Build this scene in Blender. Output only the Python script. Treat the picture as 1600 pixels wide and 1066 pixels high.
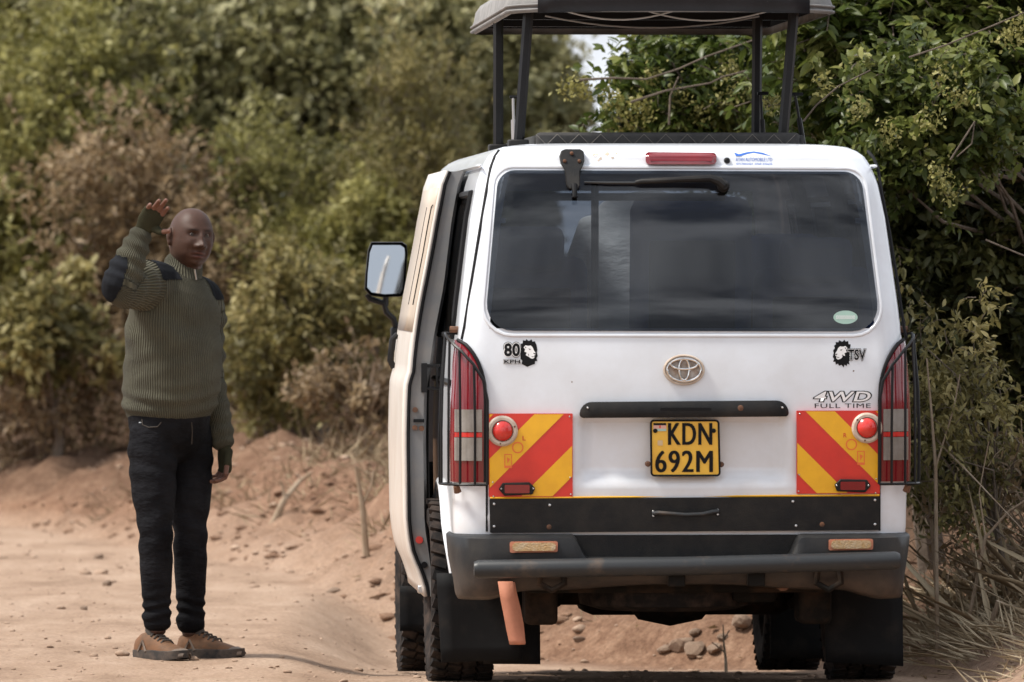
import bpy, bmesh, math, random
import numpy as np
from mathutils import Vector, Matrix
for o in list(bpy.data.objects): bpy.data.objects.remove(o)
SC = bpy.context.scene
COL = SC.collection
R = math.radians
# ------------------------------------------------------------------ camera
F = 11300.0            # focal length in photo pixels (1600 wide)
CAMH = 1.524           # camera height over the ground at the rear axle
HOR = 425.0            # horizon row in the photo
cam = bpy.data.cameras.new('camera'); camo = bpy.data.objects.new('camera', cam); COL.objects.link(camo)
cam.sensor_width = 36; cam.lens = F / 1600 * 36; cam.clip_start = .5; cam.clip_end = 3000
camo.location = (0, 0, CAMH)
camo.rotation_euler = (R(90) - math.atan((533 - HOR) / F), 0, 0)
cam.dof.use_dof = True; cam.dof.focus_distance = 27.2; cam.dof.aperture_fstop = 5.2
SC.camera = camo
# ------------------------------------------------------------------ world, sun, exposure
SUN_EL, SUN_AZ = 57, 258      # azimuth clockwise from +y (view direction); 235 = behind left
w = bpy.data.worlds.new('World'); SC.world = w; w.use_nodes = True
nt = w.node_tree; nt.nodes.clear()
def N(t, typ, **kw):
    n = t.nodes.new(typ)
    for k, v in kw.items(): setattr(n, k, v)
    return n
sky = N(nt, 'ShaderNodeTexSky', sky_type='NISHITA'); sky.sun_disc = False
sky.sun_elevation = R(SUN_EL); sky.sun_rotation = R(SUN_AZ); sky.dust_density = 4; sky.air_density = 1.2
hs = N(nt, 'ShaderNodeHueSaturation'); hs.inputs['Saturation'].default_value = .60
tc = N(nt, 'ShaderNodeTexCoord')
mp = N(nt, 'ShaderNodeMapping'); mp.inputs['Scale'].default_value = (1, 1, 1.3); mp.inputs['Location'].default_value = (3.1, 1.7, .4)
nz = N(nt, 'ShaderNodeTexNoise'); nz.inputs['Scale'].default_value = 5.5; nz.inputs['Detail'].default_value = 7; nz.inputs['Roughness'].default_value = .55
cr = N(nt, 'ShaderNodeValToRGB')
cr.color_ramp.elements[0].position = .40; cr.color_ramp.elements[0].color = (2.1, 2.3, 2.7, 1)
cr.color_ramp.elements[1].position = .62; cr.color_ramp.elements[1].color = (10.2, 10.5, 11.0, 1)
mx = N(nt, 'ShaderNodeMix', data_type='RGBA', blend_type='MIX'); mx.inputs['Factor'].default_value = .8
bg = N(nt, 'ShaderNodeBackground'); bg.inputs['Strength'].default_value = .15
wo = N(nt, 'ShaderNodeOutputWorld')
L = nt.links.new
L(tc.outputs['Generated'], mp.inputs['Vector']); L(mp.outputs[0], nz.inputs['Vector']); L(nz.outputs['Fac'], cr.inputs[0])
L(sky.outputs[0], hs.inputs['Color']); L(hs.outputs[0], mx.inputs['A']); L(cr.outputs[0], mx.inputs['B'])
L(mx.outputs['Result'], bg.inputs['Color']); L(bg.outputs[0], wo.inputs['Surface'])
sl = bpy.data.lights.new('sun', 'SUN'); sl.energy = 4.0; sl.angle = R(12); sl.color = (1, .95, .87)
so = bpy.data.objects.new('sun', sl); COL.objects.link(so)
sd = Vector((math.sin(R(SUN_AZ)) * math.cos(R(SUN_EL)), math.cos(R(SUN_AZ)) * math.cos(R(SUN_EL)), math.sin(R(SUN_EL))))
so.rotation_euler = sd.to_track_quat('Z', 'Y').to_euler()
SC.view_settings.view_transform = 'Standard'; SC.view_settings.look = 'None'
SC.view_settings.exposure = 0.42; SC.view_settings.gamma = 1; SC.view_settings.use_curve_mapping = False
SC.render.engine = 'CYCLES'
SC.cycles.use_denoising = True
SC.cycles.max_bounces = 8; SC.cycles.transparent_max_bounces = 16
SC.cycles.caustics_reflective = False; SC.cycles.caustics_refractive = False

# ------------------------------------------------------------------ helpers
def P(px, py, d):
    return Vector(((px - 800) / F * d, d, CAMH - (py - HOR) / F * d))
def tag(o, label=None, cat=None, group=None, kind=None):
    if label: o['label'] = label
    if cat: o['category'] = cat
    if group: o['group'] = group
    if kind: o['kind'] = kind
    return o
def empty(name, loc=(0, 0, 0), rz=0, parent=None):
    o = bpy.data.objects.new(name, None); COL.objects.link(o); o.location = loc; o.rotation_euler = (0, 0, rz)
    o.empty_display_size = .1
    if parent: o.parent = parent
    return o
def link(name, me, m, parent=None, smooth=True, bevel=0, sharp=35):
    o = bpy.data.objects.new(name, me); COL.objects.link(o)
    if m: me.materials.clear(); me.materials.append(m)
    if parent: o.parent = parent
    if smooth and len(me.polygons):
        me.polygons.foreach_set('use_smooth', [True] * len(me.polygons))
        me.set_sharp_from_angle(angle=R(sharp))
    if bevel:
        b = o.modifiers.new('bevel', 'BEVEL'); b.width = bevel; b.segments = 2; b.limit_method = 'ANGLE'; b.angle_limit = R(40)
    return o
class MB:
    def __init__(s): s.v = []; s.f = []
    def add(s, vs, fs):
        b = len(s.v); s.v += [tuple(v) for v in vs]; s.f += [tuple(b + i for i in f) for f in fs]; return s
    def box(s, c, d, M=None):
        vs = [Vector((c[0] + i * d[0] / 2, c[1] + j * d[1] / 2, c[2] + k * d[2] / 2)) for i in (-1, 1) for j in (-1, 1) for k in (-1, 1)]
        if M: vs = [M @ v for v in vs]
        return s.add(vs, [(0, 1, 3, 2), (4, 6, 7, 5), (0, 4, 5, 1), (2, 3, 7, 6), (0, 2, 6, 4), (1, 5, 7, 3)])
    def tube(s, pts, r, n=8, closed=False):
        pts = [Vector(p) for p in pts]; m = len(pts)
        rr = r if isinstance(r, (list, tuple)) else [r] * m
        vs = []; up = None
        for i, p in enumerate(pts):
            a = pts[(i - 1) % m] if (i > 0 or closed) else p
            b = pts[(i + 1) % m] if (i < m - 1 or closed) else p
            t = (b - a).normalized()
            if up is None:
                up = Vector((0, 0, 1)) if abs(t.z) < .9 else Vector((0, 1, 0))
            x = up.cross(t)
            if x.length < 1e-4: x = Vector((1, 0, 0)).cross(t)
            x.normalize(); y = t.cross(x); up = y
            for k in range(n):
                an = 2 * math.pi * k / n
                vs.append(p + (x * math.cos(an) + y * math.sin(an)) * rr[i])
        fs = []
        for i in range(m if closed else m - 1):
            j = (i + 1) % m
            for k in range(n):
                fs.append((i * n + k, i * n + (k + 1) % n, j * n + (k + 1) % n, j * n + k))
        if not closed:
            fs.append(tuple(range(n - 1, -1, -1))); fs.append(tuple((m - 1) * n + k for k in range(n)))
        return s.add(vs, fs)
    def lathe(s, prof, n=32, M=None, closed=False):
        # prof: (axial, radius) about the local X axis
        vs = []
        for (a, r) in prof:
            for k in range(n):
                an = 2 * math.pi * k / n
                v = Vector((a, r * math.cos(an), r * math.sin(an)))
                vs.append(M @ v if M else v)
        fs = []; m = len(prof)
        for i in range(m if closed else m - 1):
            j = (i + 1) % m
            for k in range(n): fs.append((i * n + k, i * n + (k + 1) % n, j * n + (k + 1) % n, j * n + k))
        if not closed:
            fs.append(tuple(range(n - 1, -1, -1))); fs.append(tuple((m - 1) * n + k for k in range(n)))
        return s.add(vs, fs)
    def prism(s, poly, y0, y1):
        # poly in (x, z), extruded along y
        n = len(poly)
        vs = [(x, y0, z) for x, z in poly] + [(x, y1, z) for x, z in poly]
        fs = [tuple(range(n)), tuple(range(2 * n - 1, n - 1, -1))] + [(i, n + i, n + (i + 1) % n, (i + 1) % n) for i in range(n)]
        return s.add(vs, fs)
    def mesh(s, name):
        me = bpy.data.meshes.new(name); me.from_pydata(s.v, [], s.f); me.update()
        bm = bmesh.new(); bm.from_mesh(me); bmesh.ops.recalc_face_normals(bm, faces=bm.faces[:]); bm.to_mesh(me); bm.free()
        return me
    def build(s, name, m, parent=None, smooth=True, bevel=0, sharp=35):
        return link(name, s.mesh(name), m, parent, smooth, bevel, sharp)
def sstep(a, b, x):
    t = np.clip((x - a) / (b - a), 0, 1); return t * t * (3 - 2 * t)

# ------------------------------------------------------------------ materials
def mat(name, col, rough=.5, metal=0, col2=None, nscale=6, nlo=.4, nhi=.65, bump=0, bscale=60, coat=0, spec=.5, trans=None, dust=None, sheen=0):
    m = bpy.data.materials.new(name); m.use_nodes = True; t = m.node_tree
    b = t.nodes['Principled BSDF']; l = t.links.new
    b.inputs['Base Color'].default_value = (*col, 1); b.inputs['Roughness'].default_value = rough; b.inputs['Metallic'].default_value = metal
    b.inputs['Coat Weight'].default_value = coat; b.inputs['Coat Roughness'].default_value = .06; b.inputs['Specular IOR Level'].default_value = spec
    if sheen: b.inputs['Sheen Weight'].default_value = sheen
    tcn = N(t, 'ShaderNodeTexCoord'); out = None
    if col2 is not None:
        n1 = N(t, 'ShaderNodeTexNoise'); n1.inputs['Scale'].default_value = nscale; n1.inputs['Detail'].default_value = 7; n1.inputs['Roughness'].default_value = .65
        mr = N(t, 'ShaderNodeMapRange'); mr.inputs['From Min'].default_value = nlo; mr.inputs['From Max'].default_value = nhi
        mi = N(t, 'ShaderNodeMix', data_type='RGBA'); mi.inputs['A'].default_value = (*col, 1); mi.inputs['B'].default_value = (*col2, 1)
        l(tcn.outputs['Object'], n1.inputs['Vector']); l(n1.outputs['Fac'], mr.inputs['Value']); l(mr.outputs[0], mi.inputs['Factor']); out = mi.outputs['Result']
    if dust is not None:   # (colour, z_low, z_high, strength): dried road dust that settles low on the thing
        dc, z0, z1, st = dust
        sp = N(t, 'ShaderNodeSeparateXYZ'); l(tcn.outputs['Object'], sp.inputs[0])
        m1 = N(t, 'ShaderNodeMapRange'); m1.inputs['From Min'].default_value = z1; m1.inputs['From Max'].default_value = z0; m1.inputs['To Max'].default_value = st
        l(sp.outputs['Z'], m1.inputs['Value'])
        n2 = N(t, 'ShaderNodeTexNoise'); n2.inputs['Scale'].default_value = 9; n2.inputs['Detail'].default_value = 8; n2.inputs['Roughness'].default_value = .7
        l(tcn.outputs['Object'], n2.inputs['Vector'])
        m2 = N(t, 'ShaderNodeMapRange'); m2.inputs['From Min'].default_value = .3; m2.inputs['From Max'].default_value = .7
        l(n2.outputs['Fac'], m2.inputs['Value'])
        mu = N(t, 'ShaderNodeMath', operation='MULTIPLY'); l(m1.outputs[0], mu.inputs[0]); l(m2.outputs[0], mu.inputs[1])
        md = N(t, 'ShaderNodeMix', data_type='RGBA'); md.inputs['A'].default_value = (*col, 1); md.inputs['B'].default_value = (*dc, 1)
        if out: l(out, md.inputs['A'])
        l(mu.outputs[0], md.inputs['Factor']); out = md.outputs['Result']
        ra = N(t, 'ShaderNodeMapRange'); ra.inputs['To Min'].default_value = rough; ra.inputs['To Max'].default_value = .8
        l(mu.outputs[0], ra.inputs['Value']); l(ra.outputs[0], b.inputs['Roughness'])
    if out: l(out, b.inputs['Base Color'])
    if bump:
        n3 = N(t, 'ShaderNodeTexNoise'); n3.inputs['Scale'].default_value = bscale; n3.inputs['Detail'].default_value = 5
        bp = N(t, 'ShaderNodeBump'); bp.inputs['Strength'].default_value = bump; bp.inputs['Distance'].default_value = .01
        l(tcn.outputs['Object'], n3.inputs['Vector']); l(n3.outputs['Fac'], bp.inputs['Height']); l(bp.outputs[0], b.inputs['Normal'])
    return m
DUST = (.45, .30, .21)
M = {}
M['paint'] = mat('white_paint', (.70, .735, .785), .28, col2=(.63, .65, .68), nscale=3, coat=.6, dust=((.56, .49, .43), .35, 1.25, .45), bump=.10, bscale=3.5)
M['door_skin'] = mat('dusty_warm_lit_paint', (.70, .66, .61), .4, col2=(.63, .57, .51), nscale=3, coat=.2, dust=((.55, .42, .33), .3, 1.6, .5))  # cream base: real dust plus painted warm light bounced off the ground
M['film'] = mat('beige_window_film', (.50, .42, .34), .4, col2=(.44, .37, .30), nscale=4)
M['doorgrey'] = mat('grey_door_edge', (.12, .125, .13), .45, col2=(.16, .15, .14), nscale=8)
M['black_plastic'] = mat('black_plastic', (.009, .0092, .010), .5, col2=(.020, .018, .016), nscale=10, bump=.1, bscale=200, spec=.22)
M['bumper'] = mat('bumper_plastic', (.014, .015, .017), .48, col2=(.030, .028, .026), nscale=7, spec=.3, dust=(DUST, .28, .48, .30), bump=.08, bscale=160)
M['bar'] = mat('steel_bar', (.024, .026, .028), .42, col2=(.10, .07, .05), nscale=9, nlo=.55, nhi=.8, spec=.35)
M['rubber'] = mat('tyre_rubber', (.012, .011, .011), .85, spec=.15, col2=(.07, .05, .04), nscale=14, nlo=.42, nhi=.75, bump=.2, bscale=90)
M['flap'] = mat('rubber_flap', (.008, .008, .0085), .7, col2=(.030, .024, .020), nscale=6, nlo=.5, nhi=.8, bump=.1, bscale=30, spec=.15)
M['under'] = mat('underbody', (.010, .009, .008), .85, spec=.1, col2=(.055, .034, .022), nscale=6, nlo=.45, nhi=.75, bump=.3, bscale=40)
M['gasket'] = mat('rubber_gasket', (.008, .008, .009), .6, spec=.2)
M['black'] = mat('black_print', (.007, .007, .008), .6, spec=.15)
M['white'] = mat('white_print', (.78, .78, .78), .5)
M['red'] = mat('red_reflective', (.62, .035, .02), .38, col2=(.55, .03, .02), nscale=10)
M['yellow'] = mat('yellow_reflective', (.80, .42, .015), .38, col2=(.72, .36, .015), nscale=10)
M['orange_print'] = mat('orange_print', (.75, .16, .03), .5)
M['lens_red'] = mat('red_lens', (.16, .005, .010), .14, col2=(.22, .008, .014), nscale=5, coat=.8)
M['lens_bright'] = mat('bright_red_lens', (.62, .03, .02), .25, coat=.5, col2=(.5, .02, .015), nscale=20)
M['lens_clear'] = mat('dusty_clear_lens', (.27, .25, .23), .25, col2=(.20, .175, .15), nscale=12, coat=.6)
M['lens_amber'] = mat('amber_lens', (.45, .28, .12), .4, col2=(.5, .38, .24), nscale=40, bump=.5, bscale=160)
M['ring'] = mat('dusty_ring', (.58, .49, .40), .5, col2=(.42, .32, .24), nscale=18)
M['chrome'] = mat('chrome', (.75, .74, .72), .18, 1, col2=(.5, .45, .4), nscale=12)
M['emblem_fill'] = mat('emblem_fill', (.52, .48, .44), .4, col2=(.30, .20, .13), nscale=40)
M['steel'] = mat('bright_steel', (.55, .55, .55), .3, 1)
M['rust'] = mat('rusty_iron', (.16, .07, .035), .8, col2=(.07, .035, .02), nscale=40)
M['plate'] = mat('yellow_plate', (.78, .46, .05), .4, col2=(.70, .38, .04), nscale=9)
M['strap'] = mat('orange_strap', (.50, .20, .12), .8, col2=(.42, .17, .10), nscale=14, bump=.2, bscale=250)
M['canvas'] = mat('grey_canvas', (.17, .165, .16), .75, col2=(.27, .26, .25), nscale=7, bump=.2, bscale=60)
M['canvas_dark'] = mat('dark_canvas', (.009, .010, .013), .5, spec=.3, col2=(.015, .016, .02), nscale=8, bump=.1, bscale=80)
M['lining'] = mat('canopy_lining', (.004, .004, .0045), .95, spec=.05)
M['quilt'] = mat('quilted_vinyl', (.032, .031, .031), .7, spec=.2, col2=(.05, .048, .046), nscale=14, bump=.1, bscale=120)
M['stitch'] = mat('pale_stitch', (.16, .145, .13), .8)
M['cord'] = mat('pale_cord', (.45, .43, .40), .8)
M['blackmetal'] = mat('black_metal', (.006, .006, .007), .4, col2=(.010, .010, .010), spec=.25)
M['seat'] = mat('blue_seat_fabric', (.035, .075, .22), .85, col2=(.045, .09, .25), nscale=30)
M['seat_dark'] = mat('dark_seat_panel', (.02, .02, .024), .8)
M['lining_grey'] = mat('interior_lining', (.04, .04, .04), .8)
M['blueprint'] = mat('blue_print', (.03, .12, .45), .5)
M['greenprint'] = mat('pale_green_print', (.35, .52, .45), .5)
M['pink_print'] = mat('pale_pink_print', (.62, .35, .28), .5)
M['mirror'] = mat('mirror_glass', (.85, .87, .88), .03, 1)
M['holo'] = mat('hologram', (.55, .40, .22), .4)
def glass_mat(name, tint, refl=.06):
    m = bpy.data.materials.new(name); m.use_nodes = True; t = m.node_tree; t.nodes.clear(); l = t.links.new
    tr = N(t, 'ShaderNodeBsdfTransparent'); tr.inputs[0].default_value = (*tint, 1)
    gl = N(t, 'ShaderNodeBsdfGlossy'); gl.inputs['Roughness'].default_value = .03; gl.inputs[0].default_value = (1, 1, 1, 1)
    fr = N(t, 'ShaderNodeFresnel'); fr.inputs['IOR'].default_value = 1.47
    mi = N(t, 'ShaderNodeMixShader'); o = N(t, 'ShaderNodeOutputMaterial')
    l(fr.outputs[0], mi.inputs[0]); l(tr.outputs[0], mi.inputs[1]); l(gl.outputs[0], mi.inputs[2])
    df = N(t, 'ShaderNodeBsdfDiffuse'); df.inputs[0].default_value = (.30, .25, .2, 1)
    n1 = N(t, 'ShaderNodeTexNoise'); n1.inputs['Scale'].default_value = 3; n1.inputs['Detail'].default_value = 8
    mr = N(t, 'ShaderNodeMapRange'); mr.inputs['From Min'].default_value = .35; mr.inputs['From Max'].default_value = .8; mr.inputs['To Max'].default_value = .02
    m2 = N(t, 'ShaderNodeMixShader'); tcn = N(t, 'ShaderNodeTexCoord')
    l(tcn.outputs['Object'], n1.inputs['Vector']); l(n1.outputs[0], mr.inputs['Value']); l(mr.outputs[0], m2.inputs[0]); l(mi.outputs[0], m2.inputs[1]); l(df.outputs[0], m2.inputs[2])
    l(m2.outputs[0], o.inputs[0]); return m
M['glass'] = glass_mat('tinted_glass', (.42, .45, .49))
M['glass_side'] = glass_mat('dark_tinted_glass', (.35, .35, .35))

# ------------------------------------------------------------------ terrain
rng = np.random.default_rng(11)
_G = rng.random((256, 256))
def vnoise(x, y):
    xi = np.floor(x).astype(int); yi = np.floor(y).astype(int); fx = x - xi; fy = y - yi
    fx = fx * fx * (3 - 2 * fx); fy = fy * fy * (3 - 2 * fy)
    g = lambda i, j: _G[i % 256, j % 256]
    return (g(xi, yi) * (1 - fx) + g(xi + 1, yi) * fx) * (1 - fy) + (g(xi, yi + 1) * (1 - fx) + g(xi + 1, yi + 1) * fx) * fy
def fbm(x, y, o=4):
    s = 0; a = .5
    for k in range(o): s = s + a * (vnoise(x * 2 ** k + 17 * k, y * 2 ** k + 31 * k) - .5); a *= .5
    return s
FOOT = np.array([(1.85, -60), (1.8, 10), (1.66, 24), (1.62, 27.5), (1.5, 29.8), (1.2, 31.2), (.4, 32.0), (-.3, 32.8), (-.75, 34.2), (-1.6, 38.5), (-2.9, 43), (-5, 45.5), (-9, 47), (-60, 56)], float)
def foot_dist(x, y):
    best = np.full(x.shape, 1e9); sgn = np.ones(x.shape)
    for (a, b) in zip(FOOT[:-1], FOOT[1:]):
        d = b - a; L2 = (d ** 2).sum()
        t = np.clip(((x - a[0]) * d[0] + (y - a[1]) * d[1]) / L2, 0, 1)
        qx = x - a[0] - t * d[0]; qy = y - a[1] - t * d[1]; q = np.hypot(qx, qy)
        c = qx * d[1] - qy * d[0]      # >0: right of the path = the bank
        m = q < best - 1e-9
        best = np.where(m, q, best); sgn = np.where(m, np.where(c > 0, 1, -1), sgn)
    return best * sgn
def hgt(x, y):
    x = np.asarray(x, float); y = np.asarray(y, float)
    s = foot_dist(x, y)
    s = s + .5 * fbm(x * 1.1, y * 1.1, 3)
    dip = -.047 * np.clip(y - 27.0, 0, 4.6) * sstep(-1.0, -.5, x) * (1 - sstep(33, 36, y))
    z = dip + .03 * fbm(x * .5, y * .5, 2)* sstep(1.5, 4, np.hypot(x - .5, y - 27.5))
    sp = np.clip(s, 0, None)
    bank = .50 * (1 - np.exp(-sp / .9)) + .09 * np.minimum(sp, 12) + .34 * fbm(x * 1.9, y * 1.4, 5) * sstep(0, .7, s) + .17 * fbm(x * 5, y * 5, 5) * sstep(-.1, .4, s)
    bank = np.minimum(bank, 2.2)
    rut = .022 * fbm(x * 3.0, y * .7, 4) + .012 * fbm(x * 12, y * 9, 3)
    return z + bank + rut
def H(x, y): return float(hgt(np.array([x]), np.array([y]))[0])
def axis(lo, hi, step, far):
    a = list(np.arange(lo, hi + 1e-6, step)); g = step; v = hi; up = []
    while v < far[1]: g *= 1.35; v += g; up.append(v)
    g = step; v = lo; dn = []
    while v > far[0]: g *= 1.35; v -= g; dn.append(v)
    return np.array(dn[::-1] + a + up)
gx = axis(-5.2, 3.4, .05, (-700, 700)); gy = axis(23.5, 47, .065, (-300, 1500))
XX, YY = np.meshgrid(gx, gy)
ZZ = hgt(XX, YY); SS = foot_dist(XX, YY) + .5 * fbm(XX * 1.1, YY * 1.1, 3); SS = SS + np.where(SS > 0, .9 * sstep(0, .35, SS) * sstep(-1.7, -2.7, XX), 0) + .55 * sstep(30.6, 31.6, YY) * sstep(-.6, 0, XX) * sstep(-.9, -.1, SS)
nxg, nyg = len(gx), len(gy)
idx = np.arange(nxg * nyg).reshape(nyg, nxg)
quads = np.stack([idx[:-1, :-1], idx[:-1, 1:], idx[1:, 1:], idx[1:, :-1]], -1).reshape(-1, 4)
vv = np.stack([XX, YY, ZZ], -1).reshape(-1, 3); sv = SS.reshape(-1)
def np_mesh(name, v, q, attrs=None):
    me = bpy.data.meshes.new(name); n = len(v); k = q.shape[1]
    me.vertices.add(n); me.vertices.foreach_set('co', np.asarray(v, np.float32).ravel())
    me.loops.add(q.size); me.loops.foreach_set('vertex_index', q.ravel().astype(np.int32))
    me.polygons.add(len(q)); me.polygons.foreach_set('loop_start', (np.arange(len(q)) * k).astype(np.int32))
    for nm, a in (attrs or {}).items():
        if a.ndim == 1:
            at = me.attributes.new(nm, 'FLOAT', 'POINT'); at.data.foreach_set('value', a.astype(np.float32))
        else:
            at = me.attributes.new(nm, 'FLOAT_VECTOR', 'POINT'); at.data.foreach_set('vector', a.astype(np.float32).ravel())
    me.update(calc_edges=True); me.validate()
    return me
def ground_mat():
    m = bpy.data.materials.new('red_dirt'); m.use_nodes = True; t = m.node_tree; l = t.links.new; b = t.nodes['Principled BSDF']
    b.inputs['Roughness'].default_value = .95; b.inputs['Specular IOR Level'].default_value = .15
    tcn = N(t, 'ShaderNodeTexCoord'); at = N(t, 'ShaderNodeAttribute'); at.attribute_name = 'bank'
    def noi(sc, det, ro=.6, vec=None):
        n = N(t, 'ShaderNodeTexNoise'); n.inputs['Scale'].default_value = sc; n.inputs['Detail'].default_value = det; n.inputs['Roughness'].default_value = ro
        l(vec or tcn.outputs['Object'], n.inputs['Vector']); return n
    def ramp(fac, *st):
        r = N(t, 'ShaderNodeValToRGB')
        while len(r.color_ramp.elements) < len(st): r.color_ramp.elements.new(.5)
        for e, (p, c) in zip(r.color_ramp.elements, st): e.position = p; e.color = (*c, 1)
        l(fac, r.inputs[0]); return r.outputs[0]
    mpn = N(t, 'ShaderNodeMapping'); mpn.inputs['Scale'].default_value = (1, .45, 1); l(tcn.outputs['Object'], mpn.inputs[0])
    a = noi(2.4, 10, .72, mpn.outputs[0]); bb = noi(9, 9, .75); c = noi(55, 6, .75)
    road = ramp(a.outputs[0], (.3, (.23, .155, .108)), (.48, (.36, .255, .186)), (.7, (.46, .345, .265)))
    bank = ramp(bb.outputs[0], (.3, (.11, .058, .036)), (.5, (.22, .13, .085)), (.72, (.34, .225, .155)))
    mr = N(t, 'ShaderNodeMapRange'); mr.inputs['From Min'].default_value = -.15; mr.inputs['From Max'].default_value = .55
    ad = N(t, 'ShaderNodeMath', operation='ADD'); sc = N(t, 'ShaderNodeMath', operation='MULTIPLY'); sc.inputs[1].default_value = .5
    sb = N(t, 'ShaderNodeMath', operation='SUBTRACT'); sb.inputs[1].default_value = .5
    l(bb.outputs[0], sb.inputs[0]); l(sb.outputs[0], sc.inputs[0]); l(at.outputs['Fac'], ad.inputs[0]); l(sc.outputs[0], ad.inputs[1]); l(ad.outputs[0], mr.inputs['Value'])
    mi = N(t, 'ShaderNodeMix', data_type='RGBA'); l(mr.outputs[0], mi.inputs['Factor']); l(road, mi.inputs['A']); l(bank, mi.inputs['B'])
    gr = ramp(c.outputs[0], (.3, (.58, .55, .53)), (.62, (1.15, 1.13, 1.1)))
    mu = N(t, 'ShaderNodeMix', data_type='RGBA', blend_type='MULTIPLY'); mu.inputs['Factor'].default_value = 1
    mrd = N(t, 'ShaderNodeMapRange'); mrd.inputs['From Min'].default_value = .7; mrd.inputs['From Max'].default_value = 1.9; l(ad.outputs[0], mrd.inputs['Value'])
    litter = ramp(bb.outputs[0], (.3, (.06, .036, .024)), (.55, (.12, .075, .05)), (.75, (.20, .13, .09)))
    mi2 = N(t, 'ShaderNodeMix', data_type='RGBA'); l(mrd.outputs[0], mi2.inputs['Factor']); l(mi.outputs['Result'], mi2.inputs['A']); l(litter, mi2.inputs['B']); mi = mi2
    l(mi.outputs['Result'], mu.inputs['A']); l(gr, mu.inputs['B']); l(mu.outputs['Result'], b.inputs['Base Color'])
    bp = N(t, 'ShaderNodeBump'); bp.inputs['Strength'].default_value = .8; bp.inputs['Distance'].default_value = .03
    b2 = N(t, 'ShaderNodeBump'); b2.inputs['Strength'].default_value = .6; b2.inputs['Distance'].default_value = .008
    l(bb.outputs[0], bp.inputs['Height']); l(c.outputs[0], b2.inputs['Height']); l(bp.outputs[0], b2.inputs['Normal']); l(b2.outputs[0], b.inputs['Normal'])
    return m
M['dirt'] = ground_mat()
def sub_ground(name, mask):
    q = quads[mask]; used, inv = np.unique(q, return_inverse=True)
    me = np_mesh(name, vv[used], inv.reshape(-1, 4), {'bank': sv[used]})
    return tag(link(name, me, M['dirt'], sharp=180), kind='structure')
fc = sv[quads].mean(1); fx_ = vv[quads][:, :, 0].mean(1); fy_ = vv[quads][:, :, 1].mean(1)
roadm = (fc < .05) & (fx_ > -14) & (fy_ < 70) & (fy_ > -30)
bankm = (~roadm) & (fc >= .05) & (fc < 4.5) & (fy_ < 70) & (fy_ > -30)
sub_ground('dirt_road', roadm); sub_ground('roadside_bank', bankm); sub_ground('ground', ~(roadm | bankm))
# ================================================================== the van
VS = 433.0; VD = 26.1
VAN = empty('safari_van', ((1068 - 800) / F * VD, VD, 0), math.atan((800 - 92) / F))
tag(VAN, 'white safari minivan with raised pop-up roof and open sliding door', 'van')
def V(px, py, y=0.0):
    r = VD / (VD + y)
    return Vector(((((px - 92) / r + 92) - 1068) / VS, y, CAMH - (py - HOR) / r / VS))
WZ = [.30, .42, .58, .9, 1.05, 1.2, 1.4, 1.72, 1.85, 1.915, 1.945, 1.965, 1.98, 1.99, 1.996]
WW = [.775, .80, .824, .829, .826, .816, .796, .757, .733, .708, .688, .663, .63, .56, .47]
YR = [.05, .03, .012, .0, .0, .003, .020, .086, .125, .146, .160, .182, .21, .28, .50]
RC = .105
def Wd(z): return float(np.interp(z, WZ, WW))
_zt = np.linspace(.2, 2.1, 381); _yt = np.interp(_zt, WZ, YR); _ys = np.convolve(np.pad(_yt, 18, mode='edge'), np.hanning(39)[1:-1] / np.hanning(39)[1:-1].sum(), 'valid'); _k = sstep(1.95, 1.88, _zt); _yt = _ys * _k + _yt * (1 - _k)
def Yr(z): return float(np.interp(z, _zt, _yt))
def Yf(z): return float(np.interp(z, [.3, .7, 1.05, 1.95, 1.98, 1.996], [4.5, 4.58, 4.5, 3.75, 3.6, 3.1]))
def recess(X, Z):
    # number plate recess in the tailgate
    a = float(sstep(-.395, -.355, X) * (1 - sstep(.345, .385, X)) * sstep(.765, .80, Z) * (1 - sstep(.99, 1.0, Z)))
    lip = float(sstep(.60, .66, Z) * (1 - sstep(.755, .775, Z))) * (1 if abs(X) < .70 else 0)
    return .032 * a - .006 * lip
def surf(a, z):
    """point on the body skin: a = signed arc length from the middle of the rear face"""
    w = Wd(z); yr = Yr(z); sg = 1 if a >= 0 else -1; t = abs(a); flat = w - RC
    c = .045 * (min(t, flat) / w) ** 2
    if t <= flat: X = t; y = yr + c + recess(a, z)
    elif t < flat + RC * math.pi / 2:
        th = (t - flat) / RC; X = flat + RC * math.sin(th); y = yr + c + RC * (1 - math.cos(th))
    else: X = w; y = yr + c + RC + t - flat - RC * math.pi / 2
    return Vector((sg * X, y, z))
def rear_y(X, z, rec=True):
    w = Wd(z); flat = w - RC; t = abs(X); c = .045 * (min(t, flat) / w) ** 2; y = Yr(z) + c
    if t > flat: y += RC - math.sqrt(max(0, RC * RC - min(t - flat, RC) ** 2))
    elif rec: y += recess(X, z)
    return y
def on(px, py, off=0.0, rec=True):
    X = (px - 1068) / VS; Z = CAMH - (py - HOR) / VS
    for _ in range(3):
        y = rear_y(X, Z, rec); q = V(px, py, y); X, Z = q.x, q.z
    return Vector((X, rear_y(X, Z, rec) - off, Z))
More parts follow.
